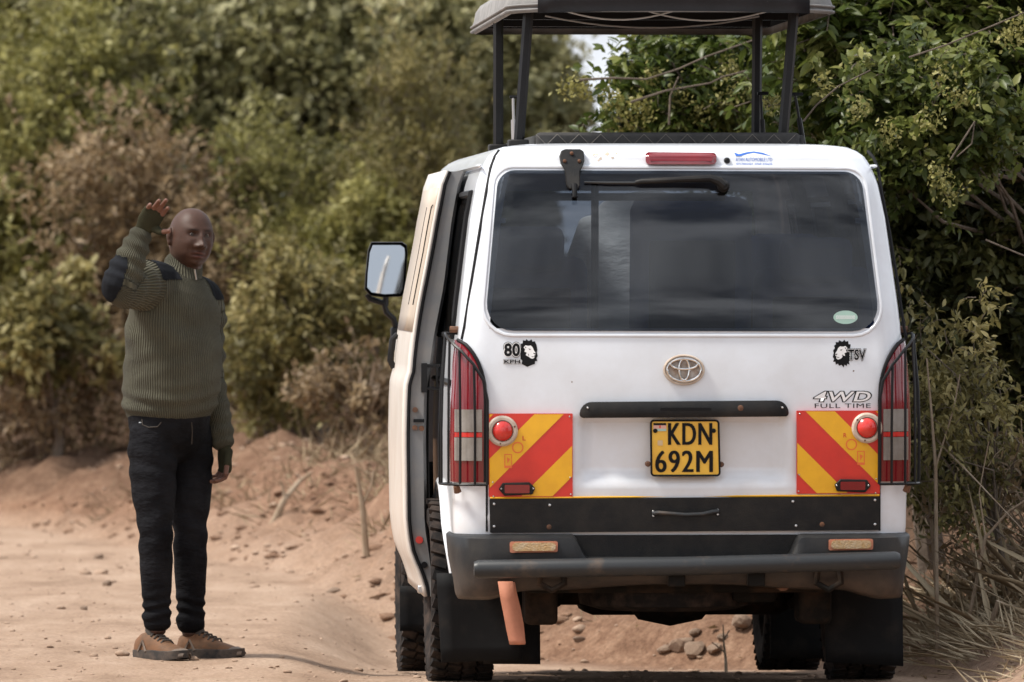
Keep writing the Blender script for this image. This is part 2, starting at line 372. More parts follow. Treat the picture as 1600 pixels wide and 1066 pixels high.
# ---- body shell
sidey = [.26, .36, .46, .52, .58, .64, .70, .76, .82, .88, .94, 1.0, 1.06, 1.12, 1.18, 1.24, 1.30, 1.36, 1.42, 1.5, 1.65, 1.8, 1.95, 2.1, 2.25, 2.4, 2.55, 2.7, 2.8, 2.9, 3.0, 3.06, 3.12, 3.2, 3.28, 3.36, 3.44, 3.5]
zs = sorted(set([.30, .36, .42, .47, .52, .56] + list(np.arange(.6, 1.92, .02).round(3)) + [1.925, 1.935, 1.945, 1.955, 1.965, 1.973, 1.98, 1.986, 1.99, 1.996]))
def half_ring(z):
    w = Wd(z); flat = w - RC; pts = []
    for i in range(37): pts.append(surf(flat * i / 36, z))
    for i in range(1, 9): pts.append(surf(flat + RC * math.pi / 2 * i / 8, z))
    y0 = pts[-1].y; yf = Yf(z)
    for k, y in enumerate(sidey): pts.append(Vector((w, max(y, y0 + .005 * (k + 1)), z)))
    rf = .22
    for i in range(1, 7): pts.append(Vector((w, 3.5 + (yf - rf - 3.5) * i / 6, z)))
    for i in range(1, 7):
        th = i / 6 * math.pi / 2; pts.append(Vector((w - rf + rf * math.cos(th), yf - rf + rf * math.sin(th), z)))
    for i in range(1, 9): pts.append(Vector(((w - rf) * (1 - i / 8), yf + .06 * (1 - (1 - i / 8) ** 2), z)))
    for p in pts:
        if p.y > 3: p.x *= 1 - .045 * ((p.y - 3) / 1.6) ** 2
    return pts
rings = []
for z in zs:
    h = half_ring(z); rings.append(h + [Vector((-p.x, p.y, p.z)) for p in h[-2:0:-1]])
NR = len(rings[0])
def body_skip(c):
    ax = abs(c.x)
    # rear window
    if c.y < .3 and ax < Wd(c.z) - .06 and 1.325 < c.z < 1.875 and ax < .70 - .14 * (c.z - 1.31): return True
    if c.z < .5 and c.y < .6: return True
    # wheel arches
    for ya, ra in ((.95, .40), (3.5, .40)):
        if ax > .6 and (c.y - ya) ** 2 + (c.z - .34) ** 2 < ra ** 2: return True
    if c.x < -.5 and 1.5 < c.y < 2.7 and .45 < c.z < 1.86: return True            # doorway
    if c.x < -.5 and .42 < c.y < 1.30 and 1.33 < c.z < 1.78: return True          # rear quarter window
    if c.x > .5 and (.42 < c.y < 1.36 or 1.5 < c.y < 2.7) and 1.33 < c.z < 1.78: return True
    if ax > .5 and 2.9 < c.y < 3.55 and 1.30 < c.z < 1.76: return True
    if c.y > 3.7 and ax < .62 and 1.2 < c.z < 1.86 and c.y > Yf(c.z) - .15: return True
    return False
b = MB(); vs = [p for r in rings for p in r]; fs = []
for i in range(len(zs) - 1):
    for k in range(NR):
        q = (i * NR + k, i * NR + (k + 1) % NR, (i + 1) * NR + (k + 1) % NR, (i + 1) * NR + k)
        c = sum((vs[j] for j in q), Vector()) / 4
        if not body_skip(c): fs.append(q)
b.add(vs, fs); body = b.build('body', M['paint'], VAN, sharp=50)
# ---- inner lining and floor
b = MB(); lv = [.62, .8, 1.0, 1.2, 1.32]
def lin_ring(z, o=.045):
    w = Wd(z) - o; return [(-w, Yr(z) + .12, z), (w, Yr(z) + .12, z), (w, Yf(z) - .25, z), (-w, Yf(z) - .25, z)]
for z0, z1 in zip(lv[:-1], lv[1:]):
    a0, a1 = lin_ring(z0), lin_ring(z1)
    for k in (1, 3):
        j = (k + 1) % 4
        if k == 3:   # left side: leave the doorway free
            for ya, yb in ((0, 1.5), (2.7, 4.0)):
                b.add([(-Wd(z0) + .045, ya if ya else a0[0][1], z0), (-Wd(z0) + .045, yb, z0), (-Wd(z1) + .045, yb, z1), (-Wd(z1) + .045, ya if ya else a1[0][1], z1)], [(0, 1, 2, 3)])
        else: b.add([a0[k], a0[j], a1[j], a1[k]], [(0, 1, 2, 3)])
b.build('inner_panel', M['lining_grey'], VAN)
MB().box((0, 2.15, .60), (1.5, 3.9, .04)).build('floor_panel', M['black_plastic'], VAN)
for s in (-1, 1):
    for y in (.36, 1.42, 2.78):
        b = MB(); b.tube([(s * (Wd(z) - .03), y, z) for z in np.linspace(1.28, 1.9, 8)], .03, 6); b.build('window_pillar', M['lining_grey'], VAN)
b = MB()
for y in (.62, 3.2): b.box((0, y, 1.955), (1.1, .12, .02))
for s in (-1, 1): b.box((s * .53, 1.9, 1.94), (.12, 2.7, .02))
b.build('roof_frame', M['lining_grey'], VAN)
# ---- generic patches on the rear face
def rr_rows(TL, TR, BR, BL, rad, n=10, m=26, rtop=None):
    rtop = rtop or rad
    Ht = (BL[1] + BR[1]) / 2 - (TL[1] + TR[1]) / 2
    tv = sorted(set([rtop / Ht * (1 - math.cos(math.pi / 2 * i / 6)) for i in range(7)] + [1 - rad / Ht * (1 - math.cos(math.pi / 2 * i / 6)) for i in range(7)] + [i / n for i in range(1, n) if rtop / Ht < i / n < 1 - rad / Ht]))
    rows = []
    for v in tv:
        l = (TL[0] + (BL[0] - TL[0]) * v, TL[1] + (BL[1] - TL[1]) * v); r = (TR[0] + (BR[0] - TR[0]) * v, TR[1] + (BR[1] - TR[1]) * v)
        d = 0
        if v * Ht < rtop: d = rtop - math.sqrt(max(0, rtop ** 2 - (rtop - v * Ht) ** 2))
        elif (1 - v) * Ht < rad: d = rad - math.sqrt(max(0, rad ** 2 - (rad - (1 - v) * Ht) ** 2))
        rows.append([(l[0] + d + (r[0] - l[0] - 2 * d) * i / m, l[1] + (r[1] - l[1]) * i / m) for i in range(m + 1)])
    return rows
def slab(rows, fn_out, fn_in):
    """closed slab from rows of pixel points; fn_out / fn_in give the outer and inner surface points"""
    b = MB(); nr = len(rows); m = len(rows[0]); A = [fn_out(*p) for r in rows for p in r]; B = [fn_in(*p) for r in rows for p in r]
    fs = []
    for i in range(nr - 1):
        for k in range(m - 1):
            q = (i * m + k, i * m + k + 1, (i + 1) * m + k + 1, (i + 1) * m + k); fs.append(q); fs.append(tuple(nr * m + j for j in q[::-1]))
    loop = [k for k in range(m)] + [i * m + m - 1 for i in range(1, nr)] + [(nr - 1) * m + k for k in range(m - 2, -1, -1)] + [i * m for i in range(nr - 2, 0, -1)]
    for a, c in zip(loop, loop[1:] + loop[:1]): fs.append((a, c, nr * m + c, nr * m + a))
    b.add(A + B, fs); return b
def patch(rows, o1, o0=-.004, rec=False):
    return slab(rows, lambda x, y: on(x, y, o1, rec), lambda x, y: on(x, y, o0, rec))
# rear window: glass over the opening, black band round its rim
WIN = ((778, 266), (1346, 268), (1378, 518), (756, 517))
glass = patch(rr_rows(*WIN, 46, n=14, m=40, rtop=26), .006, .001).build('rear_window', M['glass'], VAN, sharp=60)
rw = rr_rows(*WIN, 46, n=14, m=40, rtop=26); ri = rr_rows((796, 284), (1330, 286), (1359, 501), (775, 500), 34, n=14, m=40, rtop=18)
def outline(rows): return [r[-1] for r in rows] + [p for p in rows[-1][-2::-1]] + [r[0] for r in rows[-2::-1]] + [p for p in rows[0][1:-1]]
def band(oa, ob, off):
    b = MB(); n = len(oa)
    b.add([on(*p, off, False) for p in oa] + [on(*p, off, False) for p in ob], [(i, (i + 1) % n, n + (i + 1) % n, n + i) for i in range(n)]); return b
rw2 = rr_rows(*WIN, 46, n=12, m=40, rtop=26); ri2 = rr_rows((790, 279), (1335, 281), (1364, 506), (770, 505), 36, n=12, m=40, rtop=20)
oa, ob = outline(rw2), outline(ri2)
if len(oa) == len(ob): band(oa, ob, -.004).build('window_band', M['gasket'], glass)
# raised white lip round the glass
lip = MB(); lip.tube([on(x, y, -.002, False) for x, y in outline(rr_rows((773, 261), (1351, 263), (1384, 525), (750, 524), 50, n=12, m=40, rtop=28))], .008, 8, True)
lip.build('window_surround', M['paint'], VAN)
# tailgate seam
for s in (-1, 1):
    pts = [on(1068 + s * a, y, .0015, False) for a, y in ((289, 236), (296, 246), (302, 262), (309, 300), (319, 360), (332, 440), (343, 510), (347, 530))]
    if s > 0: pts = [on(1068 + a, y, .0015, False) for a, y in ((289, 236), (298, 246), (305, 262), (311, 300), (323, 360), (336, 440), (346, 510), (350, 530))]
    MB().tube(pts, .006, 6).build('tailgate_seam', M['gasket'], VAN)
    MB().tube([on(1068 + s * 308, y, .001, False) for y in (640, 700, 760, 830)], .004, 6).build('tailgate_seam', M['gasket'], VAN)
# handle garnish
def bulge(x0, x1, y0, y1, o):
    def f(x, y):
        u = (x - x0) / (x1 - x0) * 2 - 1; v = (y - y0) / (y1 - y0) * 2 - 1
        return on(x, y, o * max(0, (1 - u ** 8)) ** .5 * (1 - .55 * v * v) + .004, False)
    return f
garn = slab(rr_rows((906, 628), (1231, 626), (1233, 651), (905, 653), 6, n=6, m=44, rtop=18), bulge(903, 1235, 620, 664, .035), lambda x, y: on(x, y, -.02, False)).build('handle_garnish', M['black_plastic'], VAN, sharp=60)
slab(rr_rows((1030, 637), (1110, 637), (1110, 641), (1030, 641), 1.5, n=3, m=10), lambda x, y: on(x, y, .041, False), lambda x, y: on(x, y, .02, False)).build('handle_slot', M['black'], garn)
def disc(px, py, rpx, off, th, m, name, parent, n=20, rec=False, y=None):
    c = on(px, py, off, rec) if y is None else V(px, py, y)
    b = MB(); Mx = Matrix.Translation(c) @ Matrix.Rotation(R(-90), 4, 'Z')
    r = rpx / VS
    b.lathe([(-th, r), (0, r), (th * .6, r * .9), (th, r * .55)], n, Mx); return b.build(name, m, parent)
disc(1156, 638, 5, .036, .004, M['rust'], 'lock_cylinder', garn)
for px in (917, 1222): disc(px, 637, 1.8, .03, .003, M['steel'], 'screw', garn, 8)
# number plate
plate = patch(rr_rows((1016, 657), (1122, 657), (1124, 743), (1017, 743), 5, n=6, m=12), .022, .004, False).build('number_plate', M['plate'], VAN, bevel=.001)
b = MB(); b.tube([on(x, y, .023, False) for x, y in outline(rr_rows((1016, 657), (1122, 657), (1124, 743), (1017, 743), 5, n=6, m=12))], .004, 6, True); b.build('plate_frame', M['black'], plate)
def text_mesh(s, off=0.0, spacing=1.0):
    cu = bpy.data.curves.new('t', 'FONT'); cu.body = s; cu.offset = off; cu.space_character = spacing; cu.fill_mode = 'FRONT'; cu.resolution_u = 4
    o = bpy.data.objects.new('t', cu); COL.objects.link(o); bpy.context.view_layer.update()
    me = bpy.data.meshes.new_from_object(o.evaluated_get(bpy.context.evaluated_depsgraph_get()))
    bpy.data.objects.remove(o); bpy.data.curves.remove(cu); return me
def text(name, s, x0, y0, x1, y1, m, parent, off, bold=0.0, spacing=1.0, ref=None, shear=0.0, rec=False, fn=None):
    me = text_mesh(s, bold, spacing); me0 = text_mesh(s, ref if ref is not None else bold, spacing)
    c0 = np.array([v.co[:2] for v in me0.vertices]); lo, hi = c0.min(0), c0.max(0); bpy.data.meshes.remove(me0)
    for v in me.vertices:
        u = (v.co.x - lo[0]) / (hi[0] - lo[0]); t = (v.co.y - lo[1]) / (hi[1] - lo[1])
        px = x0 + (x1 - x0) * u + shear * (t - .5) * (y1 - y0); py = y1 + (y0 - y1) * t
        v.co = fn(px, py) if fn else on(px, py, off, rec)
    return link(name, me, m, parent, smooth=False)
for k_, dx in enumerate((-1, 0, 1)):
    text('plate_lettering', 'KDN', 1043.7 + dx, 661, 1111.3 + dx, 695, M['black'], plate, .0245 + .0003 * k_, .0, 1.1)
    text('plate_lettering', '692M', 1023.7 + dx, 704, 1112.3 + dx, 738, M['black'], plate, .0245 + .0003 * k_, .0, 1.1)
def poly(name, pts, m, parent, off, rec=False, fn=None):
    me = bpy.data.meshes.new(name); bm = bmesh.new()
    f = bm.faces.new([bm.verts.new((p[0], p[1], 0)) for p in pts]); bmesh.ops.triangulate(bm, faces=[f])
    if max(p[0] for p in pts) - min(p[0] for p in pts) > 40: bmesh.ops.subdivide_edges(bm, edges=bm.edges[:], cuts=7, use_grid_fill=True); bmesh.ops.triangulate(bm, faces=bm.faces[:])
    for v in bm.verts: v.co = fn(v.co.x, v.co.y) if fn else on(v.co.x, v.co.y, off, rec)
    bm.to_mesh(me); bm.free()
    return link(name, me, m, parent, smooth=False)
def rect(x0, y0, x1, y1): return [(x0, y0), (x1, y0), (x1, y1), (x0, y1)]
poly('flag_stripe', rect(1020, 661, 1040, 664.5), M['black'], plate, .0245); poly('flag_stripe', rect(1020, 664.5, 1040, 670), M['pink_print'], plate, .0245); poly('flag_stripe', rect(1020, 670, 1040, 673.5), M['greenprint'], plate, .0245)
poly('flag_shield', [(1029, 664.8), (1031.5, 664.8), (1031.5, 668), (1030.2, 669.6), (1029, 668)], M['red'], plate, .025)
poly('hologram', rect(1026.5, 688, 1034.5, 696), M['holo'], plate, .0245)
for px, py in ((1023, 673), (1114.5, 673)): disc(px, py, 3.6, .024, .005, M['black'], 'screw', plate, 12)
for px, py in ((1012, 725), (1127, 726)): disc(px, py, 4.5, .008, .012, M['rust'], 'plate_bolt', plate, 12)
# emblem: three chrome ellipses on a pale oval
def ell(cx, cy, a, bb, n=40): return [(cx + a * math.cos(2 * math.pi * i / n), cy + bb * math.sin(2 * math.pi * i / n)) for i in range(n)]
emb = MB(); e = ell(1068.5, 578, 30, 21.5); emb.add([on(*p, .006, False) for p in e] + [on(1068.5, 578, .008, False)], [(i, (i + 1) % 40, 40) for i in range(40)])
emb = emb.build('emblem', M['emblem_fill'], VAN)
b = MB(); b.tube([on(*p, .008, False) for p in ell(1068.5, 578, 30.5, 22)], .005, 8, True); b.build('emblem_surround', M['ring'], emb)
b = MB(); b.tube([on(*p, .013, False) for p in ell(1068.5, 578, 26.5, 18)], .0052, 8, True); b.tube([on(*p, .015, False) for p in ell(1068.5, 577.5, 8, 16.5)], .0045, 8, True); b.tube([on(*p, .016, False) for p in ell(1068.5, 569, 21, 8)], .0045, 8, True)
b.build('emblem_rings', M['chrome'], emb)
# sticker lions and lettering
MANE = [(262, 150), (258, 132), (270, 130), (272, 112), (286, 116), (292, 106), (303, 117), (320, 108), (324, 120), (338, 118), (338, 132), (347, 138), (343, 152), (352, 165), (349, 180), (354, 200), (347, 212), (352, 228), (340, 228), (338, 244), (326, 238), (320, 250), (308, 244), (296, 260), (291, 244), (280, 252), (276, 238), (265, 244), (268, 225), (258, 215)]
FACE = [(276, 152), (286, 140), (300, 144), (316, 142), (326, 152), (331, 165), (341, 182), (340, 194), (334, 199), (336, 208), (326, 216), (314, 212), (304, 204), (300, 192), (288, 196), (292, 180), (280, 176), (284, 164)]
FEAT = [[(302, 158), (316, 162), (310, 167)], [(328, 183), (341, 184), (336, 192)], [(316, 204), (334, 200), (327, 206)], [(282, 150), (290, 148), (288, 158)], [(300, 184), (306, 196), (301, 198)]]
def lion(fx, name):
    g = lambda p: fx((p[0] / 3.553 + 740, p[1] / 3.553 + 500))
    s = poly(name, [g(p) for p in MANE], M['black'], VAN, .0012)
    poly('lion_face', [g(p) for p in FACE], M['white'], s, .002)
    for q in FEAT: poly('lion_feature', [g(p) for p in q], M['black'], s, .0027)
    return s
def outlined(s, x0, y0, x1, y1, parent, o=.05, bold=.015, spacing=1.05):
    text('sticker_outline', s, x0, y0, x1, y1, M['black'], parent, .0032, bold + o + .035, spacing, ref=bold)
    text('sticker_gap', s, x0, y0, x1, y1, M['white'], parent, .0037, bold + o, spacing, ref=bold)
    text('sticker_lettering', s, x0, y0, x1, y1, M['black'], parent, .0042, bold, spacing, ref=bold)
s1 = lion(lambda p: p, 'speed_sticker'); outlined('80', 787, 536, 812, 557, s1, .04, .04); outlined('KPH', 787, 562, 812, 568, s1, .06, .04)
s2 = lion(lambda p: (1304 + (838.5 - p[0]) * 1.05 - .5, p[1] + 1.5), 'club_sticker'); outlined('TSV', 1326, 546, 1354, 563, s2, .03, .03)
text('badge_outline', '4WD', 1274, 612, 1362, 628, M['black'], VAN, .0015, .07, 1.1, ref=.02, shear=.35); text('badge_lettering', '4WD', 1274, 612, 1362, 628, M['white'], VAN, .0022, .015, 1.1, ref=.02, shear=.35)
text('badge_lettering', 'FULL TIME', 1274, 631, 1362, 638, M['black'], VAN, .0015, .0, 1.1)
st = text('dealer_sticker', 'AYAN AUTOMOBILE LTD', 1150, 246.5, 1207, 252, M['blueprint'], VAN, .0012, .0); text('dealer_number', '0717025422  0769 235635', 1151, 254.5, 1207, 258, M['blueprint'], st, .0012, .0)
poly('dealer_car', [(1147, 238), (1155, 241), (1166, 238), (1178, 236.5), (1192, 238.5), (1206, 244), (1190, 241), (1178, 238.8), (1168, 240.5), (1158, 244), (1150, 244)], M['blueprint'], st, .0012)
ov = poly('oval_sticker', ell(1322, 496, 19, 10.5), M['greenprint'], glass, .0075); text('oval_lettering', '00000000', 1307, 493, 1337, 499, M['white'], ov, .0085, .01)
# high brake lamp, washer nozzle, camera bracket, wiper
hb = slab(rr_rows((1008, 238), (1119, 239), (1119, 257), (1008, 257), 6, n=5, m=20), bulge(1004, 1123, 232, 263, .022), lambda x, y: on(x, y, -.01, False)).build('high_brake_lamp', M['lens_red'], VAN, sharp=60)
slab(rr_rows((1014, 245), (1113, 245), (1113, 252), (1014, 252), 3, n=3, m=14), lambda x, y: on(x, y, .026, False), lambda x, y: on(x, y, .01, False)).build('brake_lamp_strip', M['lens_red'], hb)
disc(1136, 251, 5, .002, .012, M['black_plastic'], 'washer_nozzle', VAN, 14)
br = MB(); br.add(*(lambda pts: ([on(*p, .0, False) for p in pts] + [on(*p, .03, False) for p in pts], [tuple(range(len(pts))), tuple(range(2 * len(pts) - 1, len(pts) - 1, -1))] + [(i, (i + 1) % len(pts), len(pts) + (i + 1) % len(pts), len(pts) + i) for i in range(len(pts))]))([(876, 236), (882, 233.5), (905, 233.5), (911, 237), (912, 252), (909, 261), (905, 268), (905, 290), (902, 296), (888, 296), (884, 290), (881, 266), (875, 256), (873, 245)]))
br = br.build('camera_bracket', M['black_plastic'], VAN, bevel=.004)
for px, py in ((892, 240), (881, 252), (904, 252)): disc(px, py, 3, .03, .004, M['rust'], 'screw', br, 10)
b = MB(); b.tube([on(896, 290, .035, False), on(896, 300, .05, False), on(896, 309, .05, False)], [.012, .009, .010], 10); b.build('camera_stem', M['black'], br)
wp = MB(); wp.tube([on(1130, 291, .045, False), on(1122, 284, .05, False), on(1108, 279, .048, False), on(1060, 281, .04, False), on(1000, 284, .03, False), on(992, 285, .026, False)], [.017, .018, .014, .011, .010, .006], 10)
wp = wp.build('wiper_arm', M['black_plastic'], VAN); disc(1130, 291, 10, .01, .04, M['black_plastic'], 'wiper_pivot', wp, 18)
b = MB(); b.tube([on(912, 285, .018, False), on(950, 286, .018, False), on(1000, 286, .018, False), on(1020, 285, .02, False)], [.004, .006, .006, .005], 6); b.build('wiper_blade', M['bar'], wp)
for k_, (cx_, cy_, rr_) in enumerate(((930, 243, 4), (938, 248, 3), (948, 241, 3.5), (957, 247, 2.5), (935, 251, 2), (963, 240, 2), (1335, 580, 1.5), (893, 597, 1.5), (1000, 523, 2), (1190, 760, 2), (920, 762, 1.6))):
    random.seed(k_); poly('paint_chip', [(cx_ + rr_ * random.uniform(.5, 1.3) * math.cos(t), cy_ + rr_ * random.uniform(.4, 1.1) * math.sin(t)) for t in np.linspace(0, 2 * math.pi, 9, endpoint=False)], M['ring'] if k_ < 6 else M['rust'], VAN, .0008)
# chevron boards with lamps
def clip(pts, f):
    out = []
    for a, c in zip(pts, pts[1:] + pts[:1]):
        fa, fb = f(a), f(c)
        if fa >= 0: out.append(a)
        if fa * fb < 0: t = fa / (fa - fb); out.append((a[0] + (c[0] - a[0]) * t, a[1] + (c[1] - a[1]) * t))
    return out
def board(x0, y0, x1, y1, left):
    bd = patch(rr_rows((x0, y0), (x1, y0), (x1, y1), (x0, y1), 1, n=8, m=8), .014, .002, False).build('chevron_board', M['red'], VAN, sharp=30)
    W, Hh = x1 - x0, y1 - y0; sq = [(x0 + 1, y0 + 1), (x1 - 1, y0 + 1), (x1 - 1, y1 - 1), (x0 + 1, y1 - 1)]
    def cc(p): s = (p[0] - x0) / W; s = s if left else 1 - s; return s + (p[1] - y0) / Hh
    for lo, hi in ((-.28, .06), (.55, .9), (1.38, 1.75)):
        q = clip(clip(sq, lambda p: cc(p) - lo), lambda p: hi - cc(p))
        if len(q) > 2: poly('yellow_stripe', q, M['yellow'], bd, .0152)
    mx_ = lambda a: x0 + a if left else x1 - a
    lx, ly = mx_(21), y0 + 27
    c = on(lx, ly, .014, False); Mx = Matrix.Translation(c) @ Matrix.Rotation(R(-90), 4, 'Z')
    lamp = MB().lathe([(0, 24 / VS), (.012, 24 / VS), (.018, 21 / VS), (.018, 17 / VS), (.006, 16.5 / VS)], 32, Mx).build('round_lamp', M['ring'], bd)
    MB().lathe([(.004, 15.8 / VS), (.02, 15.3 / VS), (.031, 11 / VS), (.036, 4 / VS)], 28, Mx).build('round_lens', M['lens_bright'], lamp)
    for an in (100, 220, 340): disc(lx + 20 * math.cos(R(an)), ly + 20 * math.sin(R(an)), 1.6, .031, .003, M['rust'], 'screw', lamp, 8)
    hx = [(mx_(a), y0 + bb) for a, bb in ((15, 118), (21, 108), (63, 107), (72, 116), (68, 126), (24, 128))]
    h = MB(); n = 6; h.add([on(*p, .014, False) for p in hx] + [on(*p, .032, False) for p in hx], [tuple(range(n)), tuple(range(2 * n - 1, n - 1, -1))] + [(i, (i + 1) % n, n + (i + 1) % n, n + i) for i in range(n)])
    h = h.build('reflector_housing', M['black_plastic'], bd, bevel=.003)
    patch(rr_rows(*[(min(mx_(24), mx_(63)), y0 + 111), (max(mx_(24), mx_(63)), y0 + 111), (max(mx_(24), mx_(63)), y0 + 124), (min(mx_(24), mx_(63)), y0 + 124)], 2, n=3, m=8), .035, .02, False).build('reflector', M['lens_red'], h)
    for a in (19, 69): disc(mx_(a), y0 + 117, 1.6, .032, .003, M['steel'], 'screw', h, 8)
    text('board_letter', 'L' if left else 'R', mx_(55) - 2.5, y0 + 35, mx_(55) + 2.5, y0 + 42, M['red'], bd, .0165, .01)
    e1 = ell(mx_(45), y0 + 53, 9, 9, 28); e2 = ell(mx_(45), y0 + 53, 7, 7, 28)
    k = MB(); k.add([on(*p, .0165, False) for p in e1 + e2], [(i, (i + 1) % 28, 28 + (i + 1) % 28, 28 + i) for i in range(28)]); k.build('board_stamp', M['orange_print'], bd)
    ro = rect(mx_(30) - 6, y0 + 63, mx_(30) + 6, y0 + 85); ri_ = rect(mx_(30) - 4.6, y0 + 64.4, mx_(30) + 4.6, y0 + 81)
    k = MB(); k.add([on(*p, .0165, False) for p in ro + ri_], [(i, (i + 1) % 4, 4 + (i + 1) % 4, 4 + i) for i in range(4)]); k.add([on(*p, .0165, False) for p in [(mx_(30) - 2, y0 + 68), (mx_(30) + 3, y0 + 71), (mx_(30) - 1, y0 + 78)]], [(0, 1, 2)]); k.build('board_mark', M['orange_print'], bd)
    for a, bb in ((126, 5), (127, 100), (128, 126), (6, 107), (7, 129)): disc(mx_(a), y0 + bb, 1.5, .015, .003, M['steel'], 'screw', bd, 8)
    return bd
board(763, 646, 894, 776, True); board(1245, 642, 1376, 772, False)
# tail lamps with guard cages
def tail_lamp(s):
    rows = []
    for z in list(np.linspace(.765, 1.08, 12)) + list(np.linspace(1.10, 1.278, 12)):
        ai = .718
        if z > 1.05: t = (z - 1.05) / .228; ai = .718 + .115 * (1 - math.sqrt(max(0, 1 - min(t, 1) ** 2.2)))
        ao = .868
        rows.append([(s * (ai + (ao - ai) * i / 10), z) for i in range(11)])
    def off(o):
        def f(a, z):
            p = surf(a, z); q = surf(a + .002, z); t = (q - p).normalized(); n = Vector((t.y, -t.x, 0)); return p + n * o
        return f
    lamp = slab(rows, off(.012), off(-.01)).build('tail_lamp', M['lens_red'], VAN, sharp=60)
    for y0, y1 in ((640, 675), (684, 720)):
        z1, z0 = V(0, y0).z, V(0, y1).z
        rr = [[(s * (.727 + .10 * i / 8), z) for i in range(9)] for z in np.linspace(z0, z1, 4)]
        slab(rr, off(.0165), off(.008)).build('clear_lens', M['lens_clear'], lamp)
    rr = [[(s * (.727 + .10 * i / 8), z) for i in range(9)] for z in np.linspace(V(0, 683).z, V(0, 676).z, 3)]
    slab(rr, off(.015), off(.008)).build('red_strip', M['lens_bright'], lamp)
    # black trim along the inner edge
    b = MB(); b.tube([off(.010)(s * (abs(r[0][0]) - .004), r[0][1]) for r in rows], .007, 6); b.build('lamp_trim', M['gasket'], lamp)
    # guard cage
    def c(a, z, o=.045):
        return off(o)(s * a, z)
    top = lambda a: float(np.interp(a, [.705, .72, .745, .78, .82, .86], [1.06, 1.13, 1.19, 1.24, 1.275, 1.295]))
    cage = MB(); zb = .757
    cage.tube([c(.705, zb)] + [c(.705, z) for z in (.9, 1.0, 1.06)] + [c(a, top(a)) for a in (.712, .72, .73, .745, .76, .78, .80, .82, .84, .86)] + [c(.90, 1.30)], .0055, 6)
    cage.tube([c(.90, 1.30), c(.90, 1.1), c(.90, .9), c(.90, zb)], .0055, 6)
    cage.tube([c(a, zb) for a in (.705, .73, .76, .79, .82, .86, .90)], .0055, 6)
    for a in (.745, .785, .825, .865): cage.tube([c(a, zb), c(a, .95), c(a, 1.1), c(a, top(a))], .0048, 6)
    for a, z in ((.90, 1.30), (.90, zb)): cage.tube([c(a, z), c(a + .02, z, .0)], .005, 6)
    cage = cage.build('lamp_guard', M['blackmetal'], VAN)
    b = MB(); b.tube([c(.80, zb - .028, .03), c(.80, zb - .005, .04)], [.014, .011], 8); b.build('guard_bolt', M['rust'], cage); b = MB(); b.tube([c(.90, 1.315, .0), c(.90, 1.315, .03)], .012, 8); b.build('guard_bolt', M['rust'], cage)
for s in (-1, 1): tail_lamp(s)
# black panel under the tailgate
pan = slab(rr_rows((764, 779), (1375, 776), (1375, 829), (765, 832), 2, n=6, m=30), lambda x, y: on(x, y, .016, False), lambda x, y: on(x, y, -.004, False)).build('lower_panel', M['black_plastic'], VAN, sharp=40)
for px, py in ((771, 787), (858, 789), (771, 822), (1239, 784), (1368, 782), (1368, 820), (1244, 822)): disc(px, py, 2.2, .017, .003, M['steel'], 'screw', pan, 10)
for px, py in ((857, 823), (1285, 820)): disc(px, py, 4, .017, .002, M['rust'], 'bolt_hole', pan, 12)
b = MB(); b.tube([on(1020, 802, .017, False), on(1028, 801, .03, False), on(1045, 802, .045, False), on(1070, 804, .047, False), on(1096, 803, .045, False), on(1112, 800, .03, False), on(1121, 799, .017, False)], [.009, .008, .007, .007, .007, .008, .009], 10)
hd = b.build('pull_handle', M['bar'], pan)
for px, py in ((1020, 799), (1020, 806), (1121, 797), (1121, 804)): disc(px, py, 2.2, .018, .004, M['steel'], 'screw', hd, 8)
MB().tube([on(765, 777.5, .012, False), on(900, 777, .012, False), on(1240, 775, .012, False), on(1375, 774.5, .012, False)], .004, 6).build('panel_trim', M['yellow'], pan)
# bumper
def bump_pt(a, z, o):
    p = surf(a, max(z, .42)); q = surf(a + .004, max(z, .42)); t = (q - p).normalized(); n = Vector((t.y, -t.x, 0)); p = p + n * o; p.z = z; return p
rows = []; aa = np.concatenate([np.linspace(-1.08, -.86, 6), np.linspace(-.84, -.70, 9), np.linspace(-.68, -.40, 10), np.linspace(-.385, -.345, 5), np.linspace(-.32, .35, 20), np.linspace(.375, .415, 5), np.linspace(.43, .68, 9), np.linspace(.70, .84, 9), np.linspace(.86, 1.08, 6)])
prof = [(0, .0), (.03, .055), (.06, .075), (.25, .085), (.5, .092), (.75, .08), (.93, .06), (1.0, .02)]
def btop(a): return .578 - .082 * float(sstep(-.40, -.345, a) * (1 - sstep(.37, .42, a)))
def bbot(a): return .375 - .035 * float(sstep(.55, .72, abs(a))) + .06 * float(sstep(.86, 1.05, abs(a))) + .02 * float(1 - sstep(.1, .5, abs(a)))
b = MB(); vs = []; fs = []; n = len(prof)
for a in aa:
    for t, o in prof: vs.append(bump_pt(a, btop(a) + (bbot(a) - btop(a)) * t, (o + .015) * (1 - .80 * float(sstep(.68, .84, abs(a))))))
for i in range(len(aa) - 1):
    for k in range(n - 1): fs.append((i * n + k, i * n + k + 1, (i + 1) * n + k + 1, (i + 1) * n + k))
b.add(vs, fs); bmp = b.build('rear_bumper', M['bumper'], VAN, sharp=50)
sm = bmp.modifiers.new('solid', 'SOLIDIFY'); sm.thickness = .006; sm.offset = -1
b = MB(); b.add([bump_pt(a, .575, .01) for a in np.linspace(-.45, .45, 12)] + [bump_pt(a, .44, .02) for a in np.linspace(-.45, .45, 12)], [(i, i + 1, 13 + i, 12 + i) for i in range(11)]); b.build('bumper_backing', M['black_plastic'], VAN)
